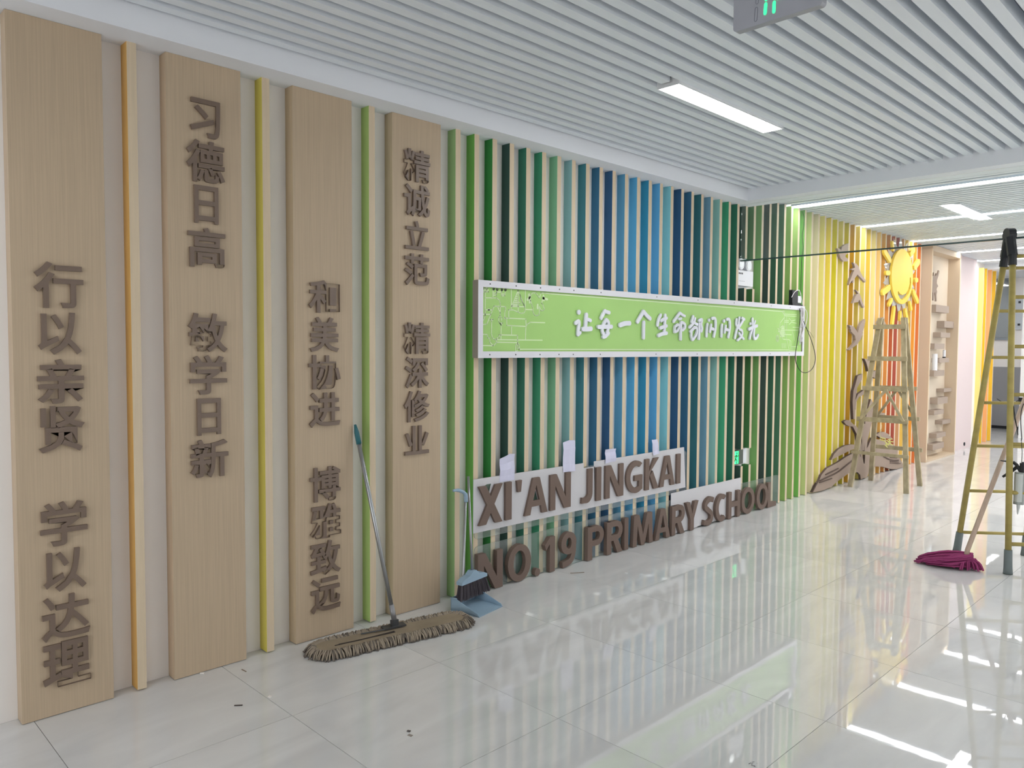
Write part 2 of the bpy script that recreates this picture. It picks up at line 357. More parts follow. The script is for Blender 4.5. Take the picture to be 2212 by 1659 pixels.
# ------------------------------------------------------------------ coloured slats, parts of the left wall
def slat_y(k): return 1.4875+.1536*(k-1)+(.0082*(k-32) if k > 32 else 0)
COL = {1:(138,172,116),2:(102,160,74),3:(46,128,60),4:(48,78,72),5:(52,122,98),6:(62,148,112),7:(128,182,144),8:(136,176,182),9:(62,126,136),
 10:(56,112,146),11:(48,92,132),12:(92,158,192),13:(88,168,208),14:(50,142,176),15:(92,168,214),16:(134,198,204),17:(42,84,124),18:(50,104,136),19:(50,112,122),
 20:(112,156,178),21:(142,190,180),22:(64,156,118),23:(48,114,92),24:(50,80,70),25:(62,116,62),26:(120,168,98),27:(56,74,72),28:(56,106,80),29:(72,120,90),
 30:(146,182,98),31:(154,182,108),32:(116,178,86),33:(196,204,138),34:(214,204,166),35:(222,214,128),36:(226,206,86),37:(206,198,50),38:(222,208,116),39:(196,182,50),
 40:(196,150,44),41:(196,176,78),42:(218,204,112),43:(216,184,72),44:(240,214,142),45:(230,194,122),46:(214,166,88),47:(210,146,78),48:(186,100,64),49:(180,96,80),
 50:(210,162,116),51:(236,198,98),52:(212,176,92),53:(232,158,62),54:(212,122,66)}
CN = {1:'pale green',2:'green',3:'deep green',4:'blackish green',5:'teal green',6:'sea green',7:'mint green',8:'grey blue',9:'teal',10:'blue'}
def slat(y0, segs, rgb, wd=.04, x1=XP, fr=EDGE, label=None):
    m = mat('slat_%d_%d_%d' % rgb, rgb, .5, 1.15, spec=.35)
    b = MB()
    for z0, z1 in segs: b.box(XW, x1, y0, y0+wd, z0, z1, faces=[0, 0, 0, 1, 0, 0])
    return b.build('slat', [m, fr], wall_left, label=label)
for k in range(1, 55):
    y0 = slat_y(k); top = ZS if y0 < 5.08 else ZF
    segs = [(.004, top)]
    if k in (24, 25): segs = [(.004, .46), (.62, 2.14), (2.415, top)]
    if k == 32: pass
    slat(y0, segs, COL[k], label=(CN[k]+' slat') if k in CN else None)
for y0, c, n in ((-.3915, (204, 160, 88), 'orange sided slat'), (.2355, (196, 184, 84), 'yellow sided slat'), (.8615, (158, 186, 110), 'pale green sided slat')):
    slat(y0, [(.006, ZS)], c, label=n)
for y0, c in ((12.88, (240, 214, 130)), (13.06, (238, 190, 50)), (13.35, (236, 166, 106)), (13.61, (226, 180, 50))):
    slat(y0, [(.004, 2.93)], c)
# smooth white-pink facing between the shelf niche and the last slats
MB().box(XW, XP, 11.28, 12.45, 0, ZF).build('wall_panel', mat('pinkish_paint', (222, 206, 205), .6, 1), wall_left)
MB().tube([(XP, 12.1, .075), (XP+.012, 12.1, .075)], .028, 14).build('cable_grommet', BLACKPLASTIC, wall_left)

# ------------------------------------------------------------------ inscribed wooden panels
PAN = [('行以亲贤 学以达理', -.8437, -.676, [(0,.183,.193),(0,.158,.185),(0,.173,.19),(0,.173,.2),None,(0,.173,.193),(0,.159,.187),(0,.183,.193),(0,.181,.197)], 1.819),
       ('习德日高 敏学日新', -.2265, -.052, None, 2.633), ('和美协进 博雅致远', .3997, .573, None, 1.834), ('精诚立范 精深修业', 1.0193, 1.187, None, 2.622)]
Wd = {'行':.183,'以':.16,'亲':.173,'贤':.173,'学':.177,'达':.183,'理':.181,'习':.14,'德':.18,'日':.113,'高':.177,'敏':.187,'新':.182,'和':.183,'美':.174,'协':.19,'进':.184,
      '博':.183,'雅':.185,'致':.183,'远':.179,'精':.192,'诚':.187,'立':.171,'范':.179,'深':.174,'修':.186,'业':.176}
Hd = {'行':.19,'以':.176,'亲':.186,'贤':.195,'学':.186,'达':.188,'理':.19,'习':.174,'德':.194,'日':.175,'高':.186,'立':.166,'业':.17,'和':.172}
plab = ['leftmost tall wooden wall panel with eight brown characters set low', 'tall wooden wall panel between orange and yellow slats, characters set high',
        'tall wooden wall panel behind the dust mop head, characters set low', 'tall wooden wall panel beside the first green slats, top character catching light']
for n, (txt, y0, yc, _, ztop) in enumerate(PAN):
    t = thing('inscribed_panel', plab[n], 'wall panel', (XP, y0+.176, 0), 'inscribed wooden wall panels')
    p = MB().box(XW+.001, XP, y0, y0+.352, .003, ZS-.001).build('panel', WOOD, t)
    i = 0; z = ztop
    for ch in txt:
        if ch == ' ': z -= .2; continue
        wd, hd = Wd[ch], Hd.get(ch, .184)
        letter(ch, yc-wd/2, yc+wd/2, z-hd/2, z+hd/2, XP+.0005, XP+.014, BROWN, t, 'character', .017)
        z -= .2

# ------------------------------------------------------------------ the long green banner sign
BX0, BXF, BXG = XP+.001, -.64, -.652
bl = wl(1032.5, 604, BXF); br = wl(1736.5, 661.5, BXF); bbl = wl(1032.5, 773.5, BXF); bbr = wl(1736.5, 768.5, BXF)
ban = thing('banner_sign', 'long framed green sign with raised white brush characters across the slats', 'sign', (BX0, bl[0], bbl[1]))
GREEN = mat('banner_green', (164, 208, 118), .45, 1.0, spec=.4, noise=.03, nscale=(3, 3, 3))
FRM = mat('white_sign_frame', (222, 222, 228), .45, 1.0)
def lerp2(a, b, t): return (a[0]+(b[0]-a[0])*t, a[1]+(b[1]-a[1])*t)
fwid = .042
def bq(sy, sz):   # sy,sz in metres from the lower left corner
    L = br[0]-bl[0]; t = sy/L; lo = lerp2(bbl, bbr, t); hi = lerp2(bl, br, t); return (lo[0], lo[1]+(hi[1]-lo[1])*sz)
L_ = br[0]-bl[0]; fz = fwid/.49
def quad(a, b, c, d): return [bq(a, c), bq(b, c), bq(b, d), bq(a, d)]
SIDE = mat('sign_side', (150, 140, 130), .6)
MB().prism([quad(0, L_, 0, 1), quad(fwid, L_-fwid, fz, 1-fz)[::-1]], BX0, BXF, 0, 1).build('frame', [FRM, SIDE], ban)
MB().prism([quad(.01, L_-.01, .02, .98)], BX0+.01, BXG).build('green_face', GREEN, ban)
scr = MB()
for t_ in (.1, .33, .56, .75, .9, 1.2, 1.9, 2.5, 3.1, 3.8, 4.2):
    if t_ < L_:
        for zz in (fz*.5, 1-fz*.5):
            q = bq(t_, zz); scr.box(BXF, BXF+.001, q[0]-.004, q[0]+.004, q[1]-.004, q[1]+.004)
scr.build('screw_heads', BLACKPLASTIC, ban, kind='stuff')
for u0, u1, v0, c_ in ((1157, 1188, 763, (40, 40, 40)), (1354, 1379, 762, (150, 84, 66)), (1622, 1640, 760, (90, 84, 70))):
    a_, b_ = wl(u0, v0, BXG), wl(u1, v0-.5, BXG)
    MB().box(BXG, BXG+.003, a_[0], b_[0], a_[1]-.004, a_[1]+.004).build('tape_remnant', mat('tape_%d' % c_[0], c_, .6), ban)
LINE = mat('banner_line_print', (212, 232, 186), .6, 1.0)
la = MB()
def A_(p): return wl(1030+p[0]*.09645, 610+p[1]*.09645, BXG)
def R_(p): return wl(1660+p[0]*.1206, 620+p[1]*.1206, BXG)
def lines(T_, data, r=.0036):
    for i, pl in enumerate(data):
        P = [T_(p) for p in pl]
        for a, b in zip(P, P[1:]):
            if math.hypot(a[0]-b[0], a[1]-b[1]) > 1e-4: la.prism([stroke([a, b], r, 3)], BXG-.0005, BXG+.0012+.0000*i)
def circ(c, rx, ry, n=10): return [(c[0]+rx*math.cos(i*2*math.pi/n), c[1]+ry*math.sin(i*2*math.pi/n)) for i in range(n+1)]
lines(A_, [[(100,600),(128,570),(130,200)],[(110,210),(115,150),(150,105),(195,95),(240,140),(258,210),(130,210)],[(150,195),(155,150),(185,130),(215,155),(222,195)],
 [(185,160),(185,740),(160,830),(95,870)],[(190,345),(440,350),(500,400),(525,480),(520,740)],[(360,345),(360,150)],circ((378,150),20,20,8),[(375,240),(435,240)],[(372,285),(435,285),(440,150)],
 circ((455,158),20,20,8),[(440,215),(545,215)],[(550,175),(550,300),(625,300),(635,175)],circ((560,165),20,20,8),circ((640,170),20,20,8),[(560,262),(620,262)],
 [(770,165),(770,605)],[(1085,180),(1080,640),(1050,685),(990,695),(920,665),(820,620),(712,615),(712,800)],[(775,540),(922,180),(1070,545),(775,540)],[(922,180),(925,660)],
 [(880,320),(918,320)],[(865,365),(918,365)],[(845,410),(918,410)],[(825,450),(918,450)],[(805,490),(918,490)],[(785,520),(918,520)],[(960,250),(985,380),(1060,520)],[(940,450),(970,465),(990,485)],
 [(1090,605),(1250,615)],[(1200,420),(1205,270),(1260,235),(1320,240),(1360,290),(1395,350),(1440,240),(1520,240),(1650,255)],
 [(1200,400),(1230,500),(1255,570),(1255,660),(1290,730),(1340,750),(1390,720),(1400,640),(1385,570)],[(1480,330),(1450,470),(1475,490),(1510,600),(1480,635),(1440,630),(1395,540)],
 [(385,530),(640,545),(645,600),(622,660),(622,790)],[(385,530),(220,940),(95,945)],[(460,540),(525,690)],[(515,750),(490,790),(490,880),(540,950)],[(515,750),(555,790),(550,850)],
 [(190,615),(350,620)],[(95,712),(310,718)],[(300,828),(362,828),(330,875),(300,828)],[(330,875),(325,1150),(345,1240),(400,1283),(1465,1295)],
 [(510,910),(575,908),(543,960),(510,910)],[(540,960),(538,1275)],[(640,800),(1095,820),(1100,960)],[(665,815),(670,965),(1085,985)],[(775,975),(775,1165)],
 [(1520,903),(1200,893),(1130,930),(1095,1000),(1085,1280)],[(128,955),(125,1160),(232,1170),(245,1240),(290,1260),(290,1340),(365,1420),(435,1350),(440,1250),(492,1240),(500,1175),(910,1185),(910,1480)],
 [(95,1412),(365,1420)],[(440,1340),(910,1350),(950,1400),(955,1490)],[(910,1380),(870,1400),(865,1565),(910,1520)],[(910,1450),(945,1498)]])
lines(A_, [[(1170,270),(1182,450)],[(1130,390),(1190,330)],[(1490,300),(1500,400)],[(1480,350),(1575,380)],[(1360,500),(1355,580)],[(262,612),(275,612)],[(620,800),(630,800)]], .008)
lines(lambda p: wl(p[0], p[1], BXG), [[(1189,634.6),(1691,673)],[(1121,754.5),(1703.8,756)]], .0038)
lines(R_, [[(245,440),(285,510),(285,430),(245,435)],[(285,485),(500,495)],[(285,515),(500,525)],[(285,510),(285,700)],[(280,550),(210,640),(195,720),(205,850),(260,935),(370,945),(400,970),(410,1065),(520,1070)],
 [(325,530),(325,760)],[(285,600),(360,600)],[(285,630),(360,630)],[(365,560),(410,610),(480,590)],[(370,670),(410,630),(500,650)],[(285,770),(530,775)],[(430,720),(545,725)],[(285,850),(410,855)],
 circ((160,920),25,60),circ((160,920),12,40),[(160,740),(190,760),(170,810),(195,790)],[(240,1010),(240,1095)],[(262,1010),(262,1095)],[(285,1010),(285,1095)],[(308,1010),(308,1095)],
 [(290,800),(370,1140),(510,1145)],[(430,790),(465,960)],[(375,950),(385,1060)],[(410,1060),(410,1140)],[(435,1080),(435,1140)],[(285,700),(250,690),(215,730)]]
 + [[(max(205, 245-abs(i)*6), 700+i*17), (284, 700+i*17)] for i in range(0, 12)], .0032)
la.build('line_drawing', LINE, ban)
# brush characters traced stroke by stroke
N1 = lambda p: wl(1220+p[0]*.09946, 650+p[1]*.09946, BXG+.012); N2 = lambda p: wl(1400+p[0]*.06632, 650+p[1]*.06632, BXG+.012); N3 = lambda p: wl(1510+p[0]*.06632, 650+p[1]*.06632, BXG+.012)
BR = [(N1, .09946, [([(305,245)],48),([(235,480),(295,440),(308,500),(290,620),(285,730)],38),([(290,730),(330,690)],32),([(465,300),(455,430),(445,570)],42),([(490,400),(550,425)],34),([(390,612),(470,612),(560,605)],46)]),
 (N1, .09946, [([(870,220),(820,310),(790,375)],38),([(880,230),(960,255)],36),([(895,410),(835,520),(810,640),(850,740)],36),([(900,410),(945,470),(940,580),(915,700)],34),([(725,565),(1005,560)],40),([(830,785),(880,765),(940,700)],36)]),
 (N1, .09946, [([(1200,525),(1300,490),(1405,485)],46)]),
 (N1, .09946, [([(1705,235),(1640,350),(1580,450)],42),([(1715,240),(1780,320),(1850,385)],40),([(1715,465),(1710,640),(1708,800)],37)]),
 (N2, .06632, [([(410,460),(340,610),(305,790)],48),([(420,650),(500,600),(600,560)],46),([(555,465),(545,700),(525,1040)],46),([(385,885),(480,850),(590,815)],50),([(335,1125),(450,1075),(590,1050)],54)]),
 (N2, .06632, [([(1030,395),(930,530),(830,670)],46),([(1045,400),(1110,455),(1190,495)],38),([(1000,590),(1070,575)],36),([(950,775),(870,850),(860,1010)],42),([(860,1010),(940,980),(1010,850)],36),([(940,775),(1020,790)],36),([(1060,700),(1055,900),(1050,1245)],46),([(1080,695),(1180,760),(1185,870),(1110,950)],40)]),
 (N2, .06632, [([(1465,515),(1440,610),(1415,680)],48),([(1525,580),(1490,700),(1345,860)],44),([(1440,690),(1590,765)],40),([(1500,860),(1440,930),(1375,1000)],44),([(1405,1010),(1400,1150),(1430,1265)],40),([(1440,1265),(1530,1150),(1585,1000),(1560,870),(1490,880)],40),([(1650,640),(1740,610),(1715,760),(1740,900),(1720,985)],44),([(1655,750),(1650,1000),(1640,1225)],46)]),
 (N3, .06632, [([(325,628)],50),([(270,765),(250,950),(242,1145)],46),([(425,572),(500,565),(535,650),(530,900),(480,1155)],44),([(390,780),(350,1005)],40),([(370,890),(460,925)],44)]),
 (N3, .06632, [([(812,655)],50),([(745,785),(732,970),(730,1155)],44),([(900,602),(965,595),(1000,690),(998,900),(950,1180)],42),([(862,815),(830,1025)],38),([(850,920),(940,950)],42)]),
 (N3, .06632, [([(1222,605),(1210,750),(1245,850),(1210,1000),(1168,1205)],42),([(1312,545),(1290,700),(1268,860)],36),([(1400,560),(1470,605)],40),([(1425,640),(1345,780),(1275,880)],40),([(1310,930),(1385,965),(1400,1080),(1340,1200),(1250,1280)],36),([(1295,1050),(1360,1150),(1440,1235)],36)]),
 (N3, .06632, [([(1740,585),(1750,830)],42),([(1672,742)],42),([(1820,660),(1790,760)],34),([(1622,920),(1740,860),(1880,812)],46),([(1735,890),(1680,1060),(1642,1225)],40),([(1790,900),(1775,1100),(1800,1230)],42),([(1800,1235),(1860,1210),(1910,1115)],38)])]
BWHITE = mat('brush_character_white', (228, 230, 240), .5, 1.0)
for T_, sc, strokes in BR:
    b = MB()
    for i, (pl, r) in enumerate(strokes):
        P = smoothpts([T_(p) for p in pl], 4) if len(pl) > 2 else [T_(p) for p in pl]
        pm = P[len(P)//2]; d = math.hypot(CAM.x+.64, CAM.y-pm[0]); ppm = F_PX/(((Vector((-.64, pm[0], pm[1]))-CAM)).dot(_fw))
        b.prism([stroke(P, r*sc/ppm*1.12, 6)], BXG+.004, BXG+.016+i*.0006)
    b.build('character', BWHITE, ban)

# ------------------------------------------------------------------ school name signs leaning at the foot of the slats
PAPER = mat('white_template_board', (218, 217, 220), .7, .9)
TAPE = mat('pale_lilac_paper', (214, 214, 236), .7, 1.0)
def rrect(y0, y1, z0, z1, r, n=5):
    out = []
    for cx, cz, a0 in ((y1-r, z1-r, 0), (y0+r, z1-r, 90), (y0+r, z0+r, 180), (y1-r, z0+r, 270)):
        for i in range(n+1): a = math.radians(a0+90*i/n); out.append((cx+r*math.cos(a), cz+r*math.sin(a)))
    return out
X1, X2 = XP+.003, XP+.011
sg = thing('letter_sign', 'upper row of brown English letters on white board with paper tapes on top', 'sign', (XP, 1.63, .34))
MB().prism([rrect(1.645, 4.075, .345, .70, .03)], X1, X1+.005, 0, 1).build('acrylic_sheet', [ACRYL, ACRYLEDGE], sg)
hole = [(1.72,.64),(1.80,.655),(1.775,.575)]
tri_hole = [(2.145,.49),(2.185,.60),(2.225,.49)]
MB().prism([[(1.632,.388),(2.838,.386),(2.838,.691),(2.711,.691),(2.709,.729),(1.632,.734)], [(2.165,.52),(2.196,.605),(2.227,.52)], [(1.715,.678),(1.745,.69),(1.785,.69),(1.762,.62)]], X1+.006, X1+.010, 0).build('white_board', PAPER, sg)
MB().prism([[(2.840,.386),(4.063,.382),(4.031,.731),(2.828,.729)]], X1+.006, X1+.010, 0).build('white_board', PAPER, sg)
U = [('X',1.657,1.872),('I',1.894,1.956),("'",1.999,2.052),('A',2.073,2.306),('N',2.327,2.550),('J',2.663,2.794),('I',2.833,2.896),('N',2.940,3.167),('G',3.196,3.415),('K',3.448,3.639),('A',3.647,3.870),('I',3.895,3.957)]
for ch, a, b in U:
    z0, z1 = (.433, .684) if ch != "'" else (.606, .684)
    if ch in 'G': z0, z1 = .430, .687
    latin_letter(ch, a+.006, b, z0, z1, X1+.011, X1+.028, LETTERBROWN, sg)
for P in ([(1.860,.69),(1.992,.69),(1.99,.865),(1.94,.87),(1.857,.843)], [(2.478,.688),(2.609,.684),(2.607,.905),(2.54,.912),(2.479,.899)], [(2.955,.70),(3.088,.708),(3.076,.806),(2.947,.808)], [(3.568,.705),(3.66,.712),(3.637,.83),(3.555,.832)]):
    ym = sum(p[0] for p in P)/len(P); b = MB(); n = 8
    zs = sorted(p[1] for p in P); z0, z1 = zs[0], zs[-1]
    b.prism([P], X1+.012, X1+.0128); me = b.mesh('paper_tape', TAPE)
    bm = bmesh.new(); bm.from_mesh(me); bmesh.ops.subdivide_edges(bm, edges=bm.edges[:], cuts=3, use_grid_fill=True)
    for v in bm.verts: v.co.x += .007*math.sin((v.co.z-z0)/(z1-z0)*5+ym*3)**2+.003*math.sin(v.co.y*60)
    bm.to_mesh(me); bm.free(); link('paper_tape', me, sg)
sg2 = thing('letter_sign', 'lower row of brown English letters standing on the floor, clear sheet behind', 'sign', (XP, 1.63, 0))
MB().prism([rrect(1.645, 5.775, .004, .297, .03)], X1, X1+.005, 0, 1).build('acrylic_sheet', [ACRYL, ACRYLEDGE], sg2)
MB().prism([[(3.845,.006),(4.262,.006),(4.262,.012),(5.01,.012),(5.012,.357),(3.848,.357)]], X1+.006, X1+.010).build('white_board', PAPER, sg2)
Lw = [('N',1.590,1.816),('O',1.853,2.079),('.',2.105,2.168),('1',2.205,2.316),('9',2.372,2.543),('P',2.659,2.854),('R',2.882,3.082),('I',3.096,3.154),('M',3.203,3.478),('A',3.500,3.720),('R',3.735,3.935),('Y',3.945,4.145),
      ('S',4.227,4.396),('C',4.417,4.606),('H',4.640,4.859),('O',4.873,5.129),('O',5.161,5.397),('L',5.382,5.565)]
def shift(y): # measured on the plane x=-.6, moved onto x=-.655
    return CAM.y+(y-CAM.y)*(CAM.x+.652)/(CAM.x+.6)
for ch, a, b in Lw:
    z0, z1 = (.004, .252) if ch != '.' else (.003, .058)
    if ch in 'OSC9': z0, z1 = .003, .256
    if ch == '1': b += .0
    latin_letter(ch, shift(a)+.010, shift(b), z0, z1, X1+.006 if a < 3.6 else X1+.011, -.652, LETTERBROWN, sg2)

# ------------------------------------------------------------------ emergency light, low exit box, power adapter
em = thing('emergency_light', 'white twin-head emergency light box let into the green slats', 'emergency light', (XW, 5.0, 2.15))
MB().prism([rrect(4.905, 5.195, 2.16, 2.302, .012)], XW+.001, -.70).build('housing', WHITEPLASTIC, em)
MB().box(XW+.001, XW+.006, 4.93, 5.2, 2.14, 2.43).build('back_plate', SOFFIT, em)
CHROME = mat('lamp_reflector', (190, 195, 195), .2, 1, metal=.7)
for yc_, zc_ in ((4.975, 2.36), (5.115, 2.355)):
    h = MB(); h.tube([(-.755, yc_, zc_), (-.735, yc_, zc_), (-.705, yc_, zc_), (-.70, yc_, zc_)], [.035, .052, .055, .05], 20, 0)
    ho = h.build('lamp_head', WHITEPLASTIC, em)
    MB().tube([(-.701, yc_, zc_), (-.697, yc_, zc_)], .043, 20).build('lens', CHROME, ho)
    MB().tube([(-.74, yc_, zc_-.05), (-.74, yc_, 2.30)], .009, 8).build('neck', BLACKPLASTIC, ho)
mk = MB()
for i in range(3): mk.box(-.70, -.6995, 4.925+i*.028, 4.945+i*.028, 2.265, 2.28)
for i in range(5): mk.box(-.70, -.6995, 4.935+i*.022, 4.943+i*.022, 2.20, 2.204)
mk.build('printed_marks', BLACKPLASTIC, em, kind='stuff')
ex = thing('exit_box', 'small low exit box with glowing green running figure among dark green slats', 'exit sign', (XW, 5.0, .46))
MB().box(XW+.001, -.722, 4.925, 5.115, .475, .612).build('housing', mat('exit_housing', (84, 92, 84), .5), ex)
MB().box(XW+.001, -.745, 5.115, 5.22, .47, .615).box(XW+.001, -.76, 4.92, 5.22, .46, .475).build('mounting_plate', SOFFIT, ex)
GLOW = mat('exit_green', (60, 255, 150), .5, emit=1.3)
g = MB(); g.box(-.722, -.7205, 4.932, 5.03, .484, .604); g.build('lit_panel', GLOW, ex)
DARKG = mat('exit_figure', (20, 70, 45), .5)
def G_(pl, r): return stroke([(4.932+.098*a, .484+.12*b) for a, b in pl], r)
g = MB()
for pl, r in (([(.62,.84)],.009), ([(.55,.68),(.42,.42)],.008), ([(.42,.42),(.62,.26),(.55,.06)],.006), ([(.42,.42),(.25,.26),(.1,.2)],.006), ([(.55,.66),(.78,.55),(.85,.66)],.004), ([(.5,.66),(.25,.62),(.2,.45)],.004), ([(.08,.93),(.08,.05)],.003), ([(.9,.93),(.9,.05)],.003)):
    g.prism([G_(pl, r)], -.7205, -.7195)
g.build('running_figure', DARKG, ex)
ad = thing('power_adapter', 'black and white power supply box standing on the right end of the green sign', 'power supply', (-.68, 6.2, 2.01))
pa = wl(1711, 626, -.66); pb = wl(1722.5, 655, -.66); pc = wl(1729, 655, -.66)
MB().box(-.692, -.655, pa[0], pb[0], pb[1], pa[1]).build('body', BLACKPLASTIC, ad)
MB().box(-.691, -.657, pb[0]+.002, pc[0]+.01, pb[1]+.005, pa[1]-.055).build('side_cover', WHITEPLASTIC, ad)
MB().box(-.692, -.645, pa[0]-.01, pc[0]+.02, pb[1]-.035, pb[1]-.015).box(-.692, -.652, pa[0], pc[0], pb[1]-.015, pb[1]).build('bracket', BLACKPLASTIC, ad)

# ------------------------------------------------------------------ cables
def Rc(p, x): y_, z_ = wl(1660+p[0]*.1206, 620+p[1]*.1206, x); return Vector((x, y_, z_))
CABLE = mat('black_cable', (30, 34, 34), .5); WCABLE = mat('white_cable', (232, 226, 232), .5)
def cable(name, label, pts, r, m, n=5):
    return tag(MB().tube(smoothpts([tuple(p) for p in pts], n), r, 6).build(name, m, smooth=True), label, 'cable')
cable('cable', 'long black cable hanging in a loop below the right end of the green sign',
      [Rc(p, -.625) for p in [(560,385),(565,560),(545,800),(500,1080),(480,1250),(510,1400),(580,1510),(670,1535),(760,1490),(825,1380),(838,1230),(790,1020),(720,830),(640,640),(570,420)]], .0035, CABLE)
cable('cable', 'thin black cable running down the last green slat from the ceiling',
      [on(u, v, 0, -.688) for u, v in [(1734,458),(1737,470),(1736,490),(1733,510),(1735,535),(1732,560),(1731,590),(1730,620),(1729,640)]], .003, CABLE)
cable('cable', 'white flex arching over the black power supply box',
      [Rc(p, -.648) for p in [(415,185),(470,90),(540,55),(570,100),(590,200),(615,330),(622,380)]], .0035, WCABLE)
wb = MB()
for i in range(9):
    o1, o2 = RND.uniform(-25, 25), RND.uniform(-30, 30)
    wb.tube(smoothpts([tuple(Rc(p, -.632+.003*i)) for p in [(600+o1*.4,365),(600+o2,480),(600+o1,620),(590+o2*1.3,760),(590+o1,900),(580+o2,1040-10*i)]], 4), .0035, 5)
wb.tube(smoothpts([tuple(Rc(p, -.625)) for p in [(600,370),(660,400),(690,470),(690,560),(670,660),(630,780),(600,900)]], 4), .004, 6)
wb.tube(smoothpts([tuple(Rc(p, -.62)) for p in [(620,370),(640,520),(600,680),(550,850),(540,960)]], 4), .004, 6)
tag(wb.build('cable_bundle', WCABLE, smooth=True), 'tangled white cables hanging over the right end of the green sign', 'cables')
cable('wire', 'hair-thin loose wire in front of the pale slats right of the black loop', [Rc(p, -.63) for p in [(640,700),(700,770),(760,830),(810,915)]], .0015, CABLE)

# ------------------------------------------------------------------ glass smoke screen under the beam
gs = thing('smoke_screen', 'clear glass screen hanging under the ceiling beam, dark lower edge', 'glass screen', (2.4, 4.94, 2.39))
MB().box(XP+.006, XR-.01, 4.93, 4.942, 2.39, 2.897).build('glass_pane', GLASS, gs)
MB().box(XP+.006, XR-.01, 4.926, 4.946, 2.378, 2.39).build('lower_edge', GLASSEDGE, gs)

# ------------------------------------------------------------------ hanging floor sign
hs = thing('hanging_sign', 'grey hanging exit sign with green glowing 1F at the top edge', 'exit sign', (1.64, .95, 2.7))
SG = mat('sign_grey', (170, 172, 180), .35, .9, noise=.05, nscale=(8, 8, 8))
def YP(loop, y0, y1, m, name, par):   # prism in the x-z plane facing -y
    b = MB(); b.prism([loop], 0, 1); b.v = [(v[1], y1+(y0-y1)*v[0], v[2]) for v in b.v]; return b.build(name, m, par)
YP(rrect(1.484, 1.806, 2.698, 2.862, .012), .935, .965, SG, 'body', hs)
MB().tube([(1.56, .95, 2.86), (1.56, .95, 3.0)], .006).build('hanger', STEEL, hs); MB().tube([(1.73, .95, 2.86), (1.73, .95, 3.0)], .006).build('hanger', STEEL, hs)
def seg(x0, z0, x1, z1, r=.0055):
    return stroke([(x0, z0), (x1, z1)], r, 3)
hs_l = [((1.605, 2.728), (1.607, 2.760)), ((1.608, 2.774), (1.610, 2.806)), ((1.637, 2.724), (1.638, 2.756)), ((1.640, 2.774), (1.641, 2.806)), ((1.650, 2.765), (1.672, 2.766)), ((1.652, 2.815), (1.676, 2.815))]
for a, c in hs_l:
    b = MB(); b.prism([stroke([a, c], .0055, 3)], 0, 1); b.v = [(v[1], .935-.002*v[0], v[2]) for v in b.v]; b.build('lit_bar', GLOW, hs)
b = MB(); b.prism([[(1.735, 2.765), (1.755, 2.745), (1.762, 2.752), (1.754, 2.760), (1.782, 2.760), (1.782, 2.770), (1.754, 2.770), (1.762, 2.778), (1.755, 2.785)]], 0, 1); b.v = [(v[1], .935-.002*v[0], v[2]) for v in b.v]; b.build('lit_arrow', GLOW, hs)
g = MB()
for a, c in (((1.570, 2.716), (1.572, 2.755)), ((1.574, 2.774), (1.575, 2.81))):
    b = MB(); b.prism([stroke([a, c], .0055, 3), stroke([a, c], .004, 3)[::-1]], 0, 1); b.v = [(v[1], .935-.001*v[0], v[2]) for v in b.v]; g.add(b.v, b.f)
g.build('unlit_segments', mat('sign_dark_line', (118, 120, 130), .5), hs)

# ------------------------------------------------------------------ shelf niche cabinet at the end of the yellow slats
CX, CY0, CY1 = -.60, 10.0, 11.27; CZ = 2.965
cab = thing('shelf_niche', 'tall beige niche cabinet with staggered box shelves, next to the orange slats', 'cabinet', (CX, CY0, 0))
CB = mat('cabinet_beige', (206, 186, 160), .55, 1.0); CE = mat('cabinet_edge', (232, 212, 180), .55); CI = mat('niche_back', (216, 202, 182), .6)
XB = -.767
# the niche reaches back through the wall line
MB().box(XB, CX, CY0-.015, CY0+.015, 0, CZ, faces=[0,0,0,1,0,0]).build('side_panel', [CB, CE], cab)
MB().box(XB, CX, CY1-.015, CY1+.015, 0, CZ, faces=[0,0,0,1,0,0]).build('side_panel', [CB, CE], cab)
MB().box(XB-.001, XB+.004, CY0, CY1, 0, CZ).build('back_panel', CI, cab)
MB().box(XB, CX, CY0, CY1, CZ-.03, CZ+.05).build('top_panel', CB, cab); MB().box(XB, CX, CY0, CY1, 0, .03).build('bottom_panel', CB, cab)
SHELF = mat('shelf_brown', (168, 152, 138), .6, 1.0)
for (ua, ub, va, vb) in [(2022.3,2050.4,658,673.5),(2040.4,2061.2,693,707.5),(2032.3,2053,717.8,728.6),(2018.7,2040.4,741.8,754),(2029.3,2050.4,773.6,783.4),(2018,2039.9,800.4,813),(2039,2058.7,839.9,847.4),(2025.6,2047.4,859.5,873.8),(2018,2039,887,897),(2036,2056.5,908.5,917),(2023.3,2043,937,947),(2015,2039,960.5,973.3)]:
    a = wl(ua, va, -.66); b = wl(ub, va, -.66); c = wl(ua, vb, -.66)
    MB().box(XB, -.66, max(CY0+.02, a[0]), min(CY1-.015, b[0]), c[1], a[1]).build('box_shelf', SHELF, cab)
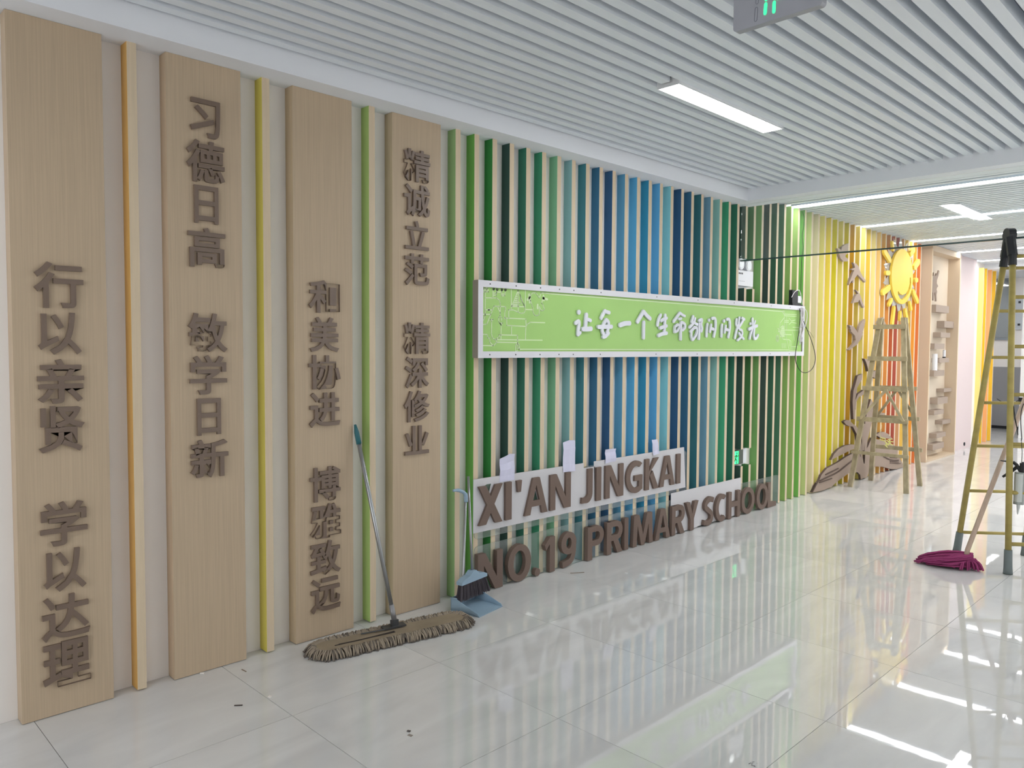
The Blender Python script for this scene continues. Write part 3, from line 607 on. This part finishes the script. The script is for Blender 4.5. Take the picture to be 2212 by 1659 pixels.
# cut through the wall for the niche: the wall behind is split
# deer cutout, rolls
def DP(p): return wl(1950+p[0]*.18081, 480+p[1]*.18081, -.70)
deer = [(340,600),(352,640),(368,640),(372,600),(380,640),(395,640),(402,610),(410,640),(430,575),(440,585),(428,640),(410,690),(408,730),(425,765),(412,780),(405,800),(412,830),(405,870),(408,945),(395,945),(392,870),(388,830),(378,850),(372,935),(362,930),(364,850),(358,830),(352,935),(342,925),(345,830),(345,790),(352,740),(345,680)]
tag(MB().prism([[DP(p) for p in deer]], -.715, -.70).build('deer_figure', MDF), 'flat brown deer figure standing on the top box shelf of the niche', 'deer figure')
for (u0, u1, v0, v1, lab) in ((2012, 2022.5, 764.5, 800.4, 'tall white paper roll standing low on the left of the niche'), (2034.5, 2040.5, 756, 773.6, 'short white roll with dark foot standing on a middle shelf of the niche')):
    a = wl((u0+u1)/2, v0, -.69); b = wl((u0+u1)/2, v1, -.69); rr = (u1-u0)/2/150
    t = thing('paper_roll', lab, 'paper roll', (-.69, a[0]+.05, b[1]))
    MB().tube([(-.69, a[0]+.05, b[1]+(.02 if rr < .03 else 0)), (-.69, a[0]+.05, a[1])], rr, 16).build('roll', WHITEPLASTIC, t, smooth=False)
    if rr < .03: MB().tube([(-.69, a[0]+.05, b[1]), (-.69, a[0]+.05, b[1]+.02)], rr*1.1, 16).build('foot', BLACKPLASTIC, t)

# ------------------------------------------------------------------ sun, birds and plant cutouts on the yellow slats
SUNY = mat('sun_yellow', (252, 212, 84), .4, 1.0); SUNP = glassmat('sun_backing', (.96, .96, .96), .35)
XS0, XS1 = XP+.012, XP+.04
def SP(p): return wl(1890+p[0]*.12658, 520+p[1]*.12658, XS1)
c0 = SP((472, 612)); rz = (SP((472, 140))[1]-SP((472, 1085))[1])/2; ry = (SP((655, 612))[0]-SP((290, 612))[0])/2
sun = thing('sun_figure', 'big round yellow smiling sun with rays, fixed on the orange slats', 'wall decoration', (XP, c0[0], c0[1]-rz))
smile = [SP(p) for p in [(612,625),(618,720),(605,820),(572,910),(530,965),(470,1010),(425,985),(395,920),(392,870),(402,862),(425,900),(470,925),(530,900),(570,830),(592,740),(598,630)]]
disc = [(c0[0]+ry*math.cos(i*math.pi/24), c0[1]+rz*math.sin(i*math.pi/24)) for i in range(48)]
MB().prism([disc, smile[::-1]], XS0, XS1).build('face', SUNY, sun)
MB().prism([[(c0[0]+ry*(1.0+.5*(i % 2))*math.cos(i*math.pi/14), c0[1]+rz*(1.02+.45*(i % 2))*math.sin(i*math.pi/14)) for i in range(28)]], XP+.002, XP+.006).build('backing_sheet', SUNP, sun)
for a, b, r in [((175,180),(265,330),.036),((205,550),(250,550),.03),((150,880),(250,800),.04),((295,1010),(255,1090),.026),((340,1155),(310,1420),.034),((445,1225),(440,1340),.024),((530,1190),(570,1380),.03),((605,1060),(628,1160),.028),((665,870),(735,1030),.036),((700,670),(728,672),.03),((690,450),(755,360),.04),((625,220),(670,150),.04),((310,30),(325,150),.022)]:
    P = [SP(a), SP(b)]
    MB().prism([stroke(P, r, 5)], XS0, XS1).build('ray', SUNY, sun)
XC0, XC1 = XP+.004, XP+.03
def BP(p): return wl(1800+p[0]*.15674, 520+p[1]*.15674, XC1)
birds = [([(55,105),(80,105),(110,130),(120,85),(160,55),(212,35),(205,175),(170,195),(170,225),(205,250),(200,285),(140,285),(100,240),(70,140)], BP, 'topmost brown bird figure, crossed by the glass screen edge'),
 ([(275,300),(310,310),(345,345),(370,420),(400,480),(455,555),(440,575),(380,510),(335,465),(290,530),(285,580),(265,580),(270,545),(250,560),(218,612),(220,580),(270,450),(290,405),(258,405),(250,395),(300,370),(290,330)], BP, 'brown bird figure with long spread wings, second from the top'),
 ([(312,675),(340,695),(375,750),(400,830),(430,915),(415,925),(390,880),(360,810),(345,845),(320,850),(270,860),(300,780),(320,740),(345,730),(320,690)], BP, 'small brown bird figure, third from the top'),
 ([(440,1080),(445,1110),(430,1180),(400,1270),(410,1275),(385,1350),(330,1430),(260,1480),(225,1510),(205,1500),(240,1470),(290,1410),(310,1370),(300,1310),(240,1245),(250,1235),(230,1210),(240,1205),(220,1160),(250,1165),(290,1190),(340,1270),(360,1180),(400,1110)], BP, 'brown crane figure flying with raised wings, left of the wooden ladder top'),
 ([(50,1410),(90,1345),(160,1305),(170,1350),(210,1440),(200,1455),(140,1410),(100,1420)], SP, 'small brown bird figure just above the top rung of the wooden ladder')]
for pl, T_, lab in birds: tag(MB().prism([[T_(p) for p in pl]], XC0, XC1).build('bird_figure', [MDF, MDFDARK]), lab, 'wall decoration', 'bird figures on the yellow slats')
def PP(p): return wl(1750+p[0]*.13861, 840+p[1]*.13861, XC1)
def QP(p): return wl(1820+p[0]*.12058, 760+p[1]*.12058, XC1)
pl_ = thing('plant_figure', 'large brown cutout plant with leaves and stems behind the wooden ladder', 'wall decoration', (XP, 7.6, 0))
parts = [('leaf', PP, [(45,1612),(140,1430),(175,1345),(260,1240),(430,1150),(560,1060),(700,985),(700,1300),(640,1290),(560,1345),(430,1440),(330,1530),(180,1590)]),
 ('trunk', PP, [(690,985),(740,980),(810,1010),(835,1165),(850,1165),(860,960),(900,900),(960,760),(1010,780),(1010,1215),(920,1290),(880,1385),(830,1390),(790,1415),(780,1340),(740,1300),(690,1305)]),
 ('leaf', PP, [(1000,785),(1100,790),(1290,870),(1370,930),(1360,1010),(1400,1080),(1465,1215),(1350,1255),(1260,1250),(1130,1215),(1005,1210)]),
 ('leaf', PP, [(325,1110),(370,1020),(440,940),(540,885),(640,865),(720,870),(720,935),(640,950),(520,1010),(400,1070)]),
 ('leaf', PP, [(1010,720),(1080,680),(1150,670),(1220,705),(1275,775),(1100,770),(1060,740)]),
 ('leaf', PP, [(1035,370),(1165,375),(1160,450),(1040,440)]),
 ('stem', QP, [(350,395),(340,500),(260,640),(225,850),(215,1200),(190,1210),(175,900),(190,700),(220,600),(265,430)]),
 ('stem', QP, [(385,680),(370,770),(290,810),(240,900),(228,1030),(212,1000),(225,860),(270,760)]),
 ('stem', QP, [(15,1250),(60,1220),(120,1225),(180,1290),(250,1340),(300,1450),(345,1700),(350,1860),(320,1880),(250,1480),(180,1340),(110,1330),(50,1300)]),
 ('stem', PP, [(940,160),(1000,250),(970,480),(930,620),(890,800),(870,970),(840,970),(850,760),(860,620),(850,520),(880,360)]),
 ('stem', PP, [(800,540),(870,545),(835,960),(800,960)]),
 ('leaf', QP, [(380,120),(430,130),(500,150),(500,230),(450,350),(440,280),(410,180)]),
 ('leaf', QP, [(500,460),(515,380),(580,330),(590,480),(540,455)])]
for i, (nm, T_, pl) in enumerate(parts):
    P = [T_(p) for p in pl]; P = [(a, max(b, .004)) for a, b in P]
    MB().prism([P], XC0, XC1+.0006*i, 0, 1).build(nm, [MDF, MDFDARK], pl_)
vn = MB()  # raised dark ribbons for the cut slits, their shade put into the colour
for pl, r in (([(235,1335),(330,1290),(430,1240)], .007), ([(145,1430),(250,1380),(400,1310),(520,1220),(660,1110)], .007), ([(140,1460),(230,1430),(330,1395)], .005), ([(1135,1050),(1220,1095),(1300,1115),(1370,1112)], .007), ([(1240,1068),(1340,1075)], .005), ([(1240,1130),(1370,1140)], .004), ([(1240,1155),(1400,1163)], .004)):
    P = smoothpts([PP(p) for p in pl], 4); vn.prism([stroke(P, r, 3)], XC1+.002, XC1+.0105)
vn.build('slit_shade_lines', MDFDARK, pl_)
te = MB()
for i in range(8):
    y_, z_ = PP((52+10*i, 1600-19*i)); te.box(XC0, XC1-.001, y_-.03, y_, max(.004, z_-.008), z_+.004)
te.build('leaf_teeth', MDFDARK, pl_)

# ------------------------------------------------------------------ wooden step ladder
OLD = mat('weathered_wood', (172, 160, 132), .8, 1.0, spec=.2, noise=.22, nscale=(14, 14, 9), bump=.3, bscale=80)
lad = thing('wooden_ladder', 'weathered grey wooden step ladder in front of the yellow and orange slats', 'ladder', (-.28, 7.62, 0))
FF = [Vector((-.57,7.30,0)), Vector((.024,7.33,0))]; BF = [Vector((-.575,7.93,0)), Vector((-.037,7.96,0))]
TT = [Vector((-.40,7.60,1.93)), Vector((-.15,7.60,1.93))]; TB = [Vector((-.40,7.65,1.93)), Vector((-.15,7.65,1.93))]
def L3(a, b, z): return a+(b-a)*(z/b.z)
for i in (0, 1):
    MB().bar(FF[i], TT[i], .032, .05).build('leg', OLD, lad); MB().bar(BF[i], TB[i], .032, .05).build('leg', OLD, lad)
for z in (1.83, 1.47, 1.13, .78, .40):
    a, b = L3(FF[0], TT[0], z), L3(FF[1], TT[1], z); d = (b-a).normalized()
    MB().bar(a-d*.045+Vector((0,-.03,0)), b+d*.04+Vector((0,-.03,0)), .03, .05 if z != .40 else .035, side=Vector((0,1,0))).build('rung', OLD, lad)
for z in (1.13, .78, .42):
    a, b = L3(BF[0], TB[0], z), L3(BF[1], TB[1], z); d = (b-a).normalized()
    MB().bar(a-d*.03+Vector((0,.03,0)), b+d*.05+Vector((0,.03,0)), .03, .045, side=Vector((0,1,0))).build('rung', OLD, lad)
for (A, B, yo, z0, z1) in ((FF, TT, -.055, 1.12, .78), (BF, TB, .055, 1.12, .78)):
    a, b = L3(A[0], B[0], z0), L3(A[1], B[1], z0); m = (a+b)/2+Vector((.02, yo, 0))
    for tgt in (L3(A[0], B[0], z1), L3(A[1], B[1], z1)): MB().bar(m, tgt+Vector((0, yo, 0)), .018, .028).build('brace', OLD, lad)
sp = MB(); q0 = on(1903, 912, 1, 7.36)
sp.tube(smoothpts([tuple(q0+Vector(d)) for d in ((0,0,0),(.01,0,-.06),(-.01,0,-.13),(.03,0,-.2))], 4), .002, 5)
for i in range(10):
    a = q0+Vector((RND.uniform(-.02,.1), RND.uniform(-.02,.02), -.17-RND.uniform(0,.08))); sp.tube([a, a+Vector((RND.uniform(.02,.07), RND.uniform(-.02,.02), RND.uniform(-.05,.02)))], .007, 5)
tag(sp.build('plastic_scrap', mat('yellow_plastic', (222, 216, 140), .5)), 'crumpled yellow plastic strip hanging from the wooden ladder', 'scrap')

# ------------------------------------------------------------------ yellow steel ladder at the right edge
YEL = mat('yellow_paint_steel', (172, 156, 90), .45, 1.0, noise=.12, nscale=(6, 6, 14)); RUB = mat('grey_rubber', (118, 128, 128), .6, .9)
yl = thing('metal_ladder', 'yellow painted metal folding ladder with grey rubber feet at the right edge', 'ladder', (1.5, 4.9, 0))
e_ = Vector((.77, .64, 0)).normalized(); Wb, Wt = .50, .30
Af = on(2177, 1240, 2, 0); Bf = on(2066, 1195, 2, 0)
apexL = on(2181, 505, 1, 4.84)
offA = Vector((.034, -.048, -.14)); offB = Vector((-.034, .048, -.14))
legs = [(Af, apexL+offA), (Af+e_*Wb, apexL+offA+e_*Wt), (Bf, apexL+offB), (Bf+e_*Wb, apexL+offB+e_*Wt)]
for a, b in legs:
    lg = MB().tube([a+(b-a)*.05, b], .021, 12).build('leg', YEL, yl, smooth=True)
    MB().tube([a+Vector((0,0,.002)), a+(b-a)*.02, a+(b-a)*.075], [.031, .028, .026], 12).build('rubber_foot', RUB, lg, smooth=True)
def zat(lg, z): a, b = lg; return a+(b-a)*((z-a.z)/(b.z-a.z))
for z in (.21, .57, .91, 1.26, 1.60, 1.95, 2.24): MB().tube([zat(legs[0], z), zat(legs[1], z)], .0135, 10).build('rung', YEL, yl, smooth=True)
for z in (.17, .50, .85, 1.18, 1.52, 1.86, 2.17): MB().tube([zat(legs[2], z), zat(legs[3], z)], .012, 10).build('rung', YEL, yl, smooth=True)
for s_ in (0, Wt):
    o_ = e_*s_; cap = MB()
    cap.tube([legs[0][1]+o_-(legs[0][1]-Af).normalized()*.09, legs[0][1]+o_], .027, 10); cap.tube([legs[2][1]+o_-(legs[2][1]-Bf).normalized()*.09, legs[2][1]+o_], .027, 10)
    top = apexL+o_; cap.tube([legs[0][1]+o_-Vector((0,0,.02)), top+Vector((.01,-.018,-.03))], .033, 10); cap.tube([legs[2][1]+o_-Vector((0,0,.02)), top+Vector((-.01,.018,-.03))], .033, 10)
    cap.tube([top-e_*.025+Vector((0,0,-.01)), top+e_*.025+Vector((0,0,-.01))], .05, 18)
    cap.build('hinge', BLACKPLASTIC, yl, smooth=False)
ck = zat(legs[2], 1.18)+e_*.30
tag(MB().box(-.03, .03, -.015, .015, 0, .03).tube(smoothpts([(-.03,0,.01),(-.08,-.02,-.02),(-.13,-.02,-.01),(-.17,-.01,.012)], 4), .003, 5).tube(smoothpts([(.0,-.02,.0),(.01,-.03,-.03),(.04,-.02,-.02)], 3), .003, 5).build('clip', BLACKPLASTIC), 'small black clip with a wire on a far rung of the yellow ladder', 'clip').location = ck+Vector((0,0,.012))
cords = MB(); base = zat(legs[0], 1.26)+e_*.05
cords.tube(smoothpts([tuple(on(u, v, 1, 4.72)) for u, v in [(2189,876),(2191,900),(2196,922),(2199,940),(2198,930),(2192,895),(2190,878)]], 3), .0022, 5)
cords.tube(smoothpts([tuple(on(u, v, 1, 4.72)) for u, v in [(2211,872),(2206,890),(2205,915),(2207,945),(2206,952)]], 3), .003, 5)
cords.tube(smoothpts([tuple(on(u, v, 1, 4.72)) for u, v in [(2206,950),(2208,975),(2207,1000)]], 3), .002, 5)
tag(cords.build('cord', CABLE), 'thin black cords dangling from a rung of the yellow ladder', 'cord')
cg = thing('caulking_gun', 'black and clear caulking gun hanging nozzle down on the yellow ladder', 'caulking gun', tuple(on(2203, 1105, 1, 4.75)))
t0, t1 = on(2203.5, 1020, 1, 4.75), on(2200, 1089, 1, 4.75)
MB().tube([t0, t1], .033, 16).build('cartridge', mat('clear_grey_plastic', (150, 156, 152), .2, 1), cg, smooth=False)
MB().tube([t0+Vector((.0,-.012,-.01)), t1+Vector((0,-.012,.02))], .027, 12).build('label_sleeve', mat('cartridge_label', (196, 200, 196), .5), cg)
MB().tube([t1, t1+(t1-t0).normalized()*.02, on(2198, 1111, 1, 4.75)], [.012, .011, .003], 10).build('nozzle', mat('pale_nozzle', (200, 205, 205), .4), cg)
hb = MB(); hd = [tuple(on(u, v, 1, 4.75)) for u, v in [(2204,1018),(2196,1004),(2188,998)]]; hb.tube(hd, .012, 8)
hb.tube([on(u, v, 1, 4.75) for u, v in [(2198,1008),(2182,1020),(2166,1030)]], [.012,.011,.008], 8); hb.tube([on(u, v, 1, 4.75) for u, v in [(2190,1000),(2178,997),(2161,995)]], [.009,.007,.003], 8)
hb.tube([on(2207,1000,1,4.75), on(2206,1020,1,4.75)], .012, 8); hb.tube([on(2210,998,1,4.75), on(2210,1022,1,4.75)], .008, 8)
hb.build('trigger_handle', BLACKPLASTIC, cg)

# ------------------------------------------------------------------ string mop
sm = thing('string_mop', 'magenta string mop with wooden handle leaning into the yellow ladder', 'mop', (1.3, 4.5, 0))
hb0 = on(2090, 1188, 1, 4.60); hb1 = on(2212, 868, 1, 5.0); hb2 = hb1+(hb1-hb0)*.15
MB().tube([Vector((hb0.x-.01, hb0.y-.01, .05)), hb0, hb2], .017, 12).build('handle', mat('mop_pole_wood', (190, 168, 150), .6, 1, noise=.1, nscale=(40, 40, 8)), sm, smooth=True)
MAG = mat('magenta_yarn', (150, 66, 110), .9, 1.0, spec=.1)
ya = MB(); c = Vector((hb0.x, hb0.y, .03)); tipL = on(1972, 1208, 2, 0)
dirv = (Vector((tipL.x, tipL.y, 0))-Vector((c.x, c.y, 0))); Ln = dirv.length; dv = dirv.normalized(); nv = Vector((-dv.y, dv.x, 0))
for i in range(150):
    s = RND.random(); side = RND.uniform(-1, 1); ln = Ln*RND.uniform(.55, 1.02); h = RND.uniform(.008, .10)
    pts = []
    for k_ in range(7):
        t_ = k_/6; wv = side*(.03+.11*math.sin(min(1, t_*1.25)*math.pi*.75))+.012*math.sin(t_*9+i)
        z_ = h*(1-t_)**.6+.008+(.045*(1-abs(side)))*math.sin(t_*math.pi*.9)*.5
        pts.append(tuple(c+dv*(ln*t_-.03)+nv*wv+Vector((0,0,z_-.028))))
    ya.tube(pts, .0062, 5)
for i in range(60):   # short loops on the near side of the knot
    a = RND.uniform(0, 2*math.pi); r1 = RND.uniform(.05, .12)
    ya.tube(smoothpts([tuple(c+Vector((0,0,.03))), tuple(c+Vector((math.cos(a)*r1*.7, math.sin(a)*r1*.7, .03))), tuple(c+Vector((math.cos(a)*r1, math.sin(a)*r1, -.02)))], 3), .0065, 5)
ya.build('yarn', MAG, sm, smooth=True, kind='stuff')

# ------------------------------------------------------------------ flat dust mop leaning by the third panel
dm = thing('dust_mop', 'long flat beige dust mop with fringed head lying before the wooden panels', 'mop', (-.42, .84, 0))
A, B = Vector((-.49, .475, 0)), Vector((-.364, 1.19, 0)); ax = (B-A).normalized(); nr = Vector((ax.y, -ax.x, 0))
def stadium(A, B, r, z, n=14):
    out = []
    for i in range(n+1): a = -math.pi/2+math.pi*i/n; out.append(B+(ax*math.cos(a)+nr*(-math.sin(a)))*r+Vector((0,0,z)))
    for i in range(n+1): a = math.pi/2+math.pi*i/n; out.append(A+(ax*math.cos(a)+nr*(-math.sin(a)))*r+Vector((0,0,z)))
    return out
PADC = mat('mop_canvas', (152, 138, 118), .9, 1.0, spec=.1, noise=.12, nscale=(9, 9, 9)); YARN = mat('beige_yarn', (158, 146, 130), .95, 1.0, spec=.1)
YARN2 = mat('dirty_yarn', (112, 104, 96), .95, 1.0, spec=.1)
s0 = stadium(A, B, .072, .004); s1 = stadium(A, B, .070, .036); n = len(s0)
fs = [tuple(range(n))[::-1], tuple(range(n, 2*n))]+[(i, (i+1)%n, n+(i+1)%n, n+i) for i in range(n)]
b = MB(); b.add(s0+s1, [tuple(f) for f in fs]); b.build('canvas_pad', PADC, dm)
fr = MB(); NS = 520
per = 2*(B-A).length+2*math.pi*.07
for i in range(NS):
    d = (i+RND.random())*per/NS; Lm = (B-A).length
    if d < Lm: p = A+ax*d; o_ = nr
    elif d < Lm+math.pi*.07: a = (d-Lm)/.07; p = B; o_ = nr*math.cos(a)+ax*math.sin(a)
    elif d < 2*Lm+math.pi*.07: p = B-ax*(d-Lm-math.pi*.07); o_ = -nr
    else: a = (d-2*Lm-math.pi*.07)/.07; p = A; o_ = -nr*math.cos(a)-ax*math.sin(a)
    tg = Vector((-o_.y, o_.x, 0)); ln = RND.uniform(.04, .062); sw = RND.uniform(-.02, .02)
    q = p+o_*.066
    fr.tube([tuple(q+Vector((0,0,.034))), tuple(q+o_*ln*.45+tg*sw*.3+Vector((0,0,.04+RND.uniform(-.004,.006)))), tuple(q+o_*ln*.85+tg*sw*.8+Vector((0,0,.024))), tuple(q+o_*ln+tg*sw+Vector((0,0,.005)))], .0042, 5, mi=1 if RND.random() < .22 else 0)
    if i % 2: fr.tube([tuple(q+Vector((0,0,.012))), tuple(q+o_*ln*.9+tg*sw+Vector((0,0,.012))), tuple(q+o_*(ln+.008)+tg*sw*1.4+Vector((0,0,.005)))], .004, 4, mi=1)
fr.build('fringe', [YARN, YARN2], dm, smooth=True, kind='stuff')
slit = MB(); slit.tube(smoothpts([tuple(A+ax*t_*.72+nr*(.02+s_)+Vector((0,0,.0375))) for t_, s_ in ((.06,.0),(.2,.004),(.35,.0),(.5,-.008))], 4), .004, 5)
slit.tube([tuple(A+ax*d+nr*.024+Vector((0,0,.038))) for d in (.02,.2,.36)], .0025, 5); slit.build('pad_opening_shade', mat('gap_shade', (58, 50, 46), .9), dm)  # slit drawn as dark strips on the pad, its shade in the colour
ctr = on(852, 1352, 2, .045); top = Vector((-.682, wl(767, 917, -.682)[0], wl(767, 917, -.682)[1]))
br_ = MB(); br_.bar(ctr-ax*.07, ctr+ax*.06, .05, .008, side=nr); br_.box(ctr.x-.012, ctr.x+.012, ctr.y-.02, ctr.y+.02, ctr.z, ctr.z+.035)
br_.tube([tuple(ctr-ax*.07+nr*.02), tuple(ctr-ax*.2+nr*.01)], .004, 6); br_.build('swivel_bracket', mat('dark_steel', (84, 86, 88), .4, 1, metal=.5), dm)
pd = (top-ctr).normalized(); s_ = ctr+Vector((0,0,.03))
MB().tube([s_, s_+(top-s_)*.96], .0115, 12).build('handle', STEEL, dm, smooth=True)
MB().tube([s_+(top-s_)*.005, s_+(top-s_)*.08], .0145, 12).build('socket', mat('socket_grey', (150, 150, 152), .4, 1, metal=.4), dm, smooth=True)
MB().tube([s_+(top-s_)*.90, s_+(top-s_)*.96, top], [.0145, .0135, .006], 12).build('grip', mat('teal_grip', (46, 104, 112), .5), dm, smooth=True)

# ------------------------------------------------------------------ dustpan and broom
BLU = mat('blue_grey_plastic', (150, 176, 196), .4, .95)
dp = thing('dustpan', 'pale blue long-handled dustpan on the floor by the green slats', 'dustpan', (-.45, 1.46, 0))
lL, lR = Vector((-.330, 1.369, 0)), Vector((-.373, 1.598, 0)); wv = (lR-lL).normalized(); bk = Vector((-wv.y, wv.x, 0))
if bk.x > 0: bk = -bk
D = .215; bL, bR = lL+bk*D, lR+bk*D; H_ = .078; z3 = Vector((0,0,1))
body = MB(); th = .004
def panel(b, pts, nrm, th, mi=0):
    n = len(pts); a = [p for p in pts]; c_ = [p+nrm*th for p in pts]
    b.add(a+c_, [tuple(range(n))[::-1], tuple(range(n, 2*n))]+[(i, (i+1)%n, n+(i+1)%n, n+i) for i in range(n)], mi)
panel(body, [lL+z3*.002, lR+z3*.002, bR+z3*.012, bL+z3*.012], z3, th)
panel(body, [bL, bR, bR+z3*H_, bL+z3*H_], -bk, th)
panel(body, [lL, bL, bL+z3*H_, bL+z3*(H_-.002)-bk*.04, lL+z3*.018-bk*(-.01)], wv, th)
panel(body, [lR, bR, bR+z3*H_, bR+z3*(H_-.002)-bk*.04, lR+z3*.018-bk*(-.01)], -wv, th)
body.build('pan', BLU, dp)
MB().bar(bL+z3*H_, bL+z3*H_-bk*.045, .012, .004, side=wv).build('rim', BLU, dp)
hb_ = (bL+bR)/2+bk*.0+z3*.03
tb = on(1006, 1077, 0, -.60)
MB().tube([hb_, hb_+z3*.10, tb], .0085, 10).build('handle', STEEL, dp, smooth=True)
MB().tube(smoothpts([tuple(on(u, v, 0, -.60)) for u, v in [(1006.5,1084),(1006,1072),(1004,1066),(997,1061),(988,1059),(979,1060)]], 4), [.013]*8+[.011]*9+[.009]*4, 10).build('hook_grip', BLU, dp, smooth=True)
bo = thing('broom', 'broom with pale blue head and dark bristles resting in the dustpan', 'broom', (-.5, 1.48, .06))
hc = on(1020, 1243, 0, -.53)       # middle of the head
ha = wv; hz = hc.z
hl, hr_ = on(992, 1254, 0, -.53), on(1060, 1254, 0, -.53)
hw = .125
def BZ(s, z, d=0): return Vector((hc.x, hc.y, 0))+wv*s+z3*z-bk*d
prof = [(-hw, hz-.03), (-hw, hz-.012), (-hw*.75, hz+.002), (-hw*.35, hz+.012), (-.015, hz+.034), (.015, hz+.034), (hw*.35, hz+.01), (hw*.75, hz+.002), (hw, hz-.012), (hw, hz-.03)]
b = MB(); panel(b, [BZ(s, z, .022) for s, z in prof], bk, .044); b.build('head', BLU, bo)
bri = MB()
for i in range(420):
    s = RND.uniform(-1, 1)*hw*.96; d = RND.uniform(-.018, .018); p = BZ(s, hz-.028, d); q = BZ(s*1.22, hz-.028-.095+RND.uniform(-.004,.004), d*1.6+.008)
    bri.tube([p, (p+q)/2+wv*.002, q], .0013+.0006*RND.random(), 4, mi=i % 2)
bri.build('bristles', [mat('dark_bristle', (74, 68, 74), .7), mat('dark_bristle_light', (98, 92, 98), .7)], bo, kind='stuff')
tp = on(1011.5, 1029, 0, -.66)
MB().tube([BZ(0, hz+.02), tp], .0085, 10).build('handle', STEEL, bo, smooth=True)

# ------------------------------------------------------------------ debris on the floor
def deb(name, lab, u, v, sx, sy, sz, rot, col):
    p = on(u, v, 2, 0); o = tag(MB().box(-sx/2, sx/2, -sy/2, sy/2, 0, sz).build(name, mat('debris_%d' % col[0], col, .8)), lab, 'scrap'); o.location = (p.x, p.y, .0005); o.rotation_euler.z = rot
deb('wood_splinter', 'short dark splinter on the floor below the first panels', 515, 1524.5, .035, .006, .003, .9, (70, 60, 56))
deb('paper_scrap', 'small white paper scrap by the tile joint near the dust mop', 583, 1506, .016, .012, .004, .3, (235, 230, 226))
deb('foam_crumb', 'tiny white crumb at the foot of the second wooden panel', 437, 1455, .02, .01, .004, .9, (232, 228, 222))
deb('wood_splinter', 'thin light brown splinter beside the second wooden panel', 527, 1449, .04, .004, .002, .1, (132, 114, 100))
deb('dirt_spot', 'dark crumb pair on the floor tile below the dust mop', 883, 1580, .014, .01, .003, .4, (92, 86, 82))
deb('dirt_spot', 'brownish crumb just below the dark crumb on the floor', 886, 1589, .02, .012, .002, .2, (150, 140, 130))
deb('paper_scrap', 'little cardboard flake at the right tip of the dust mop', 1018, 1345, .035, .018, .003, .2, (150, 138, 130))
deb('foam_crumb', 'tiny white crumb on the floor before the lower letters', 1353, 1239, .02, .012, .004, .5, (226, 226, 228))
deb('wood_splinter', 'broken twig-like splinter on the floor under the letter P', 1247, 1238, .10, .006, .004, 1.0, (140, 128, 116))
p = on(1628, 1652, 2, 0); b = MB()
for i in range(9): q = p+Vector((RND.uniform(-.02,.02), RND.uniform(-.02,.02), .003)); b.tube([q, q+Vector((RND.uniform(-.012,.012), RND.uniform(-.012,.012), 0))], .0008, 4)
tag(b.build('loose_fibres', BLACKPLASTIC), 'few black loose fibres on the floor at the bottom edge', 'scrap')
# sign plate on the far pillar side
sp_ = thing('sign_plate', 'small clear sign plate with dark screws on the far grey wall', 'sign', (-.9, 16.1, 2.0))
MB().box(-.98, -.76, YF-.035, YF-.03, 1.98, 2.62).build('plate', mat('frosted_plate', (196, 202, 208), .3), sp_)
MB().box(-.90, -.86, YF-.045, YF-.035, 2.5, 2.54).box(-.90, -.86, YF-.045, YF-.035, 2.06, 2.1).build('screws', BLACKPLASTIC, sp_)
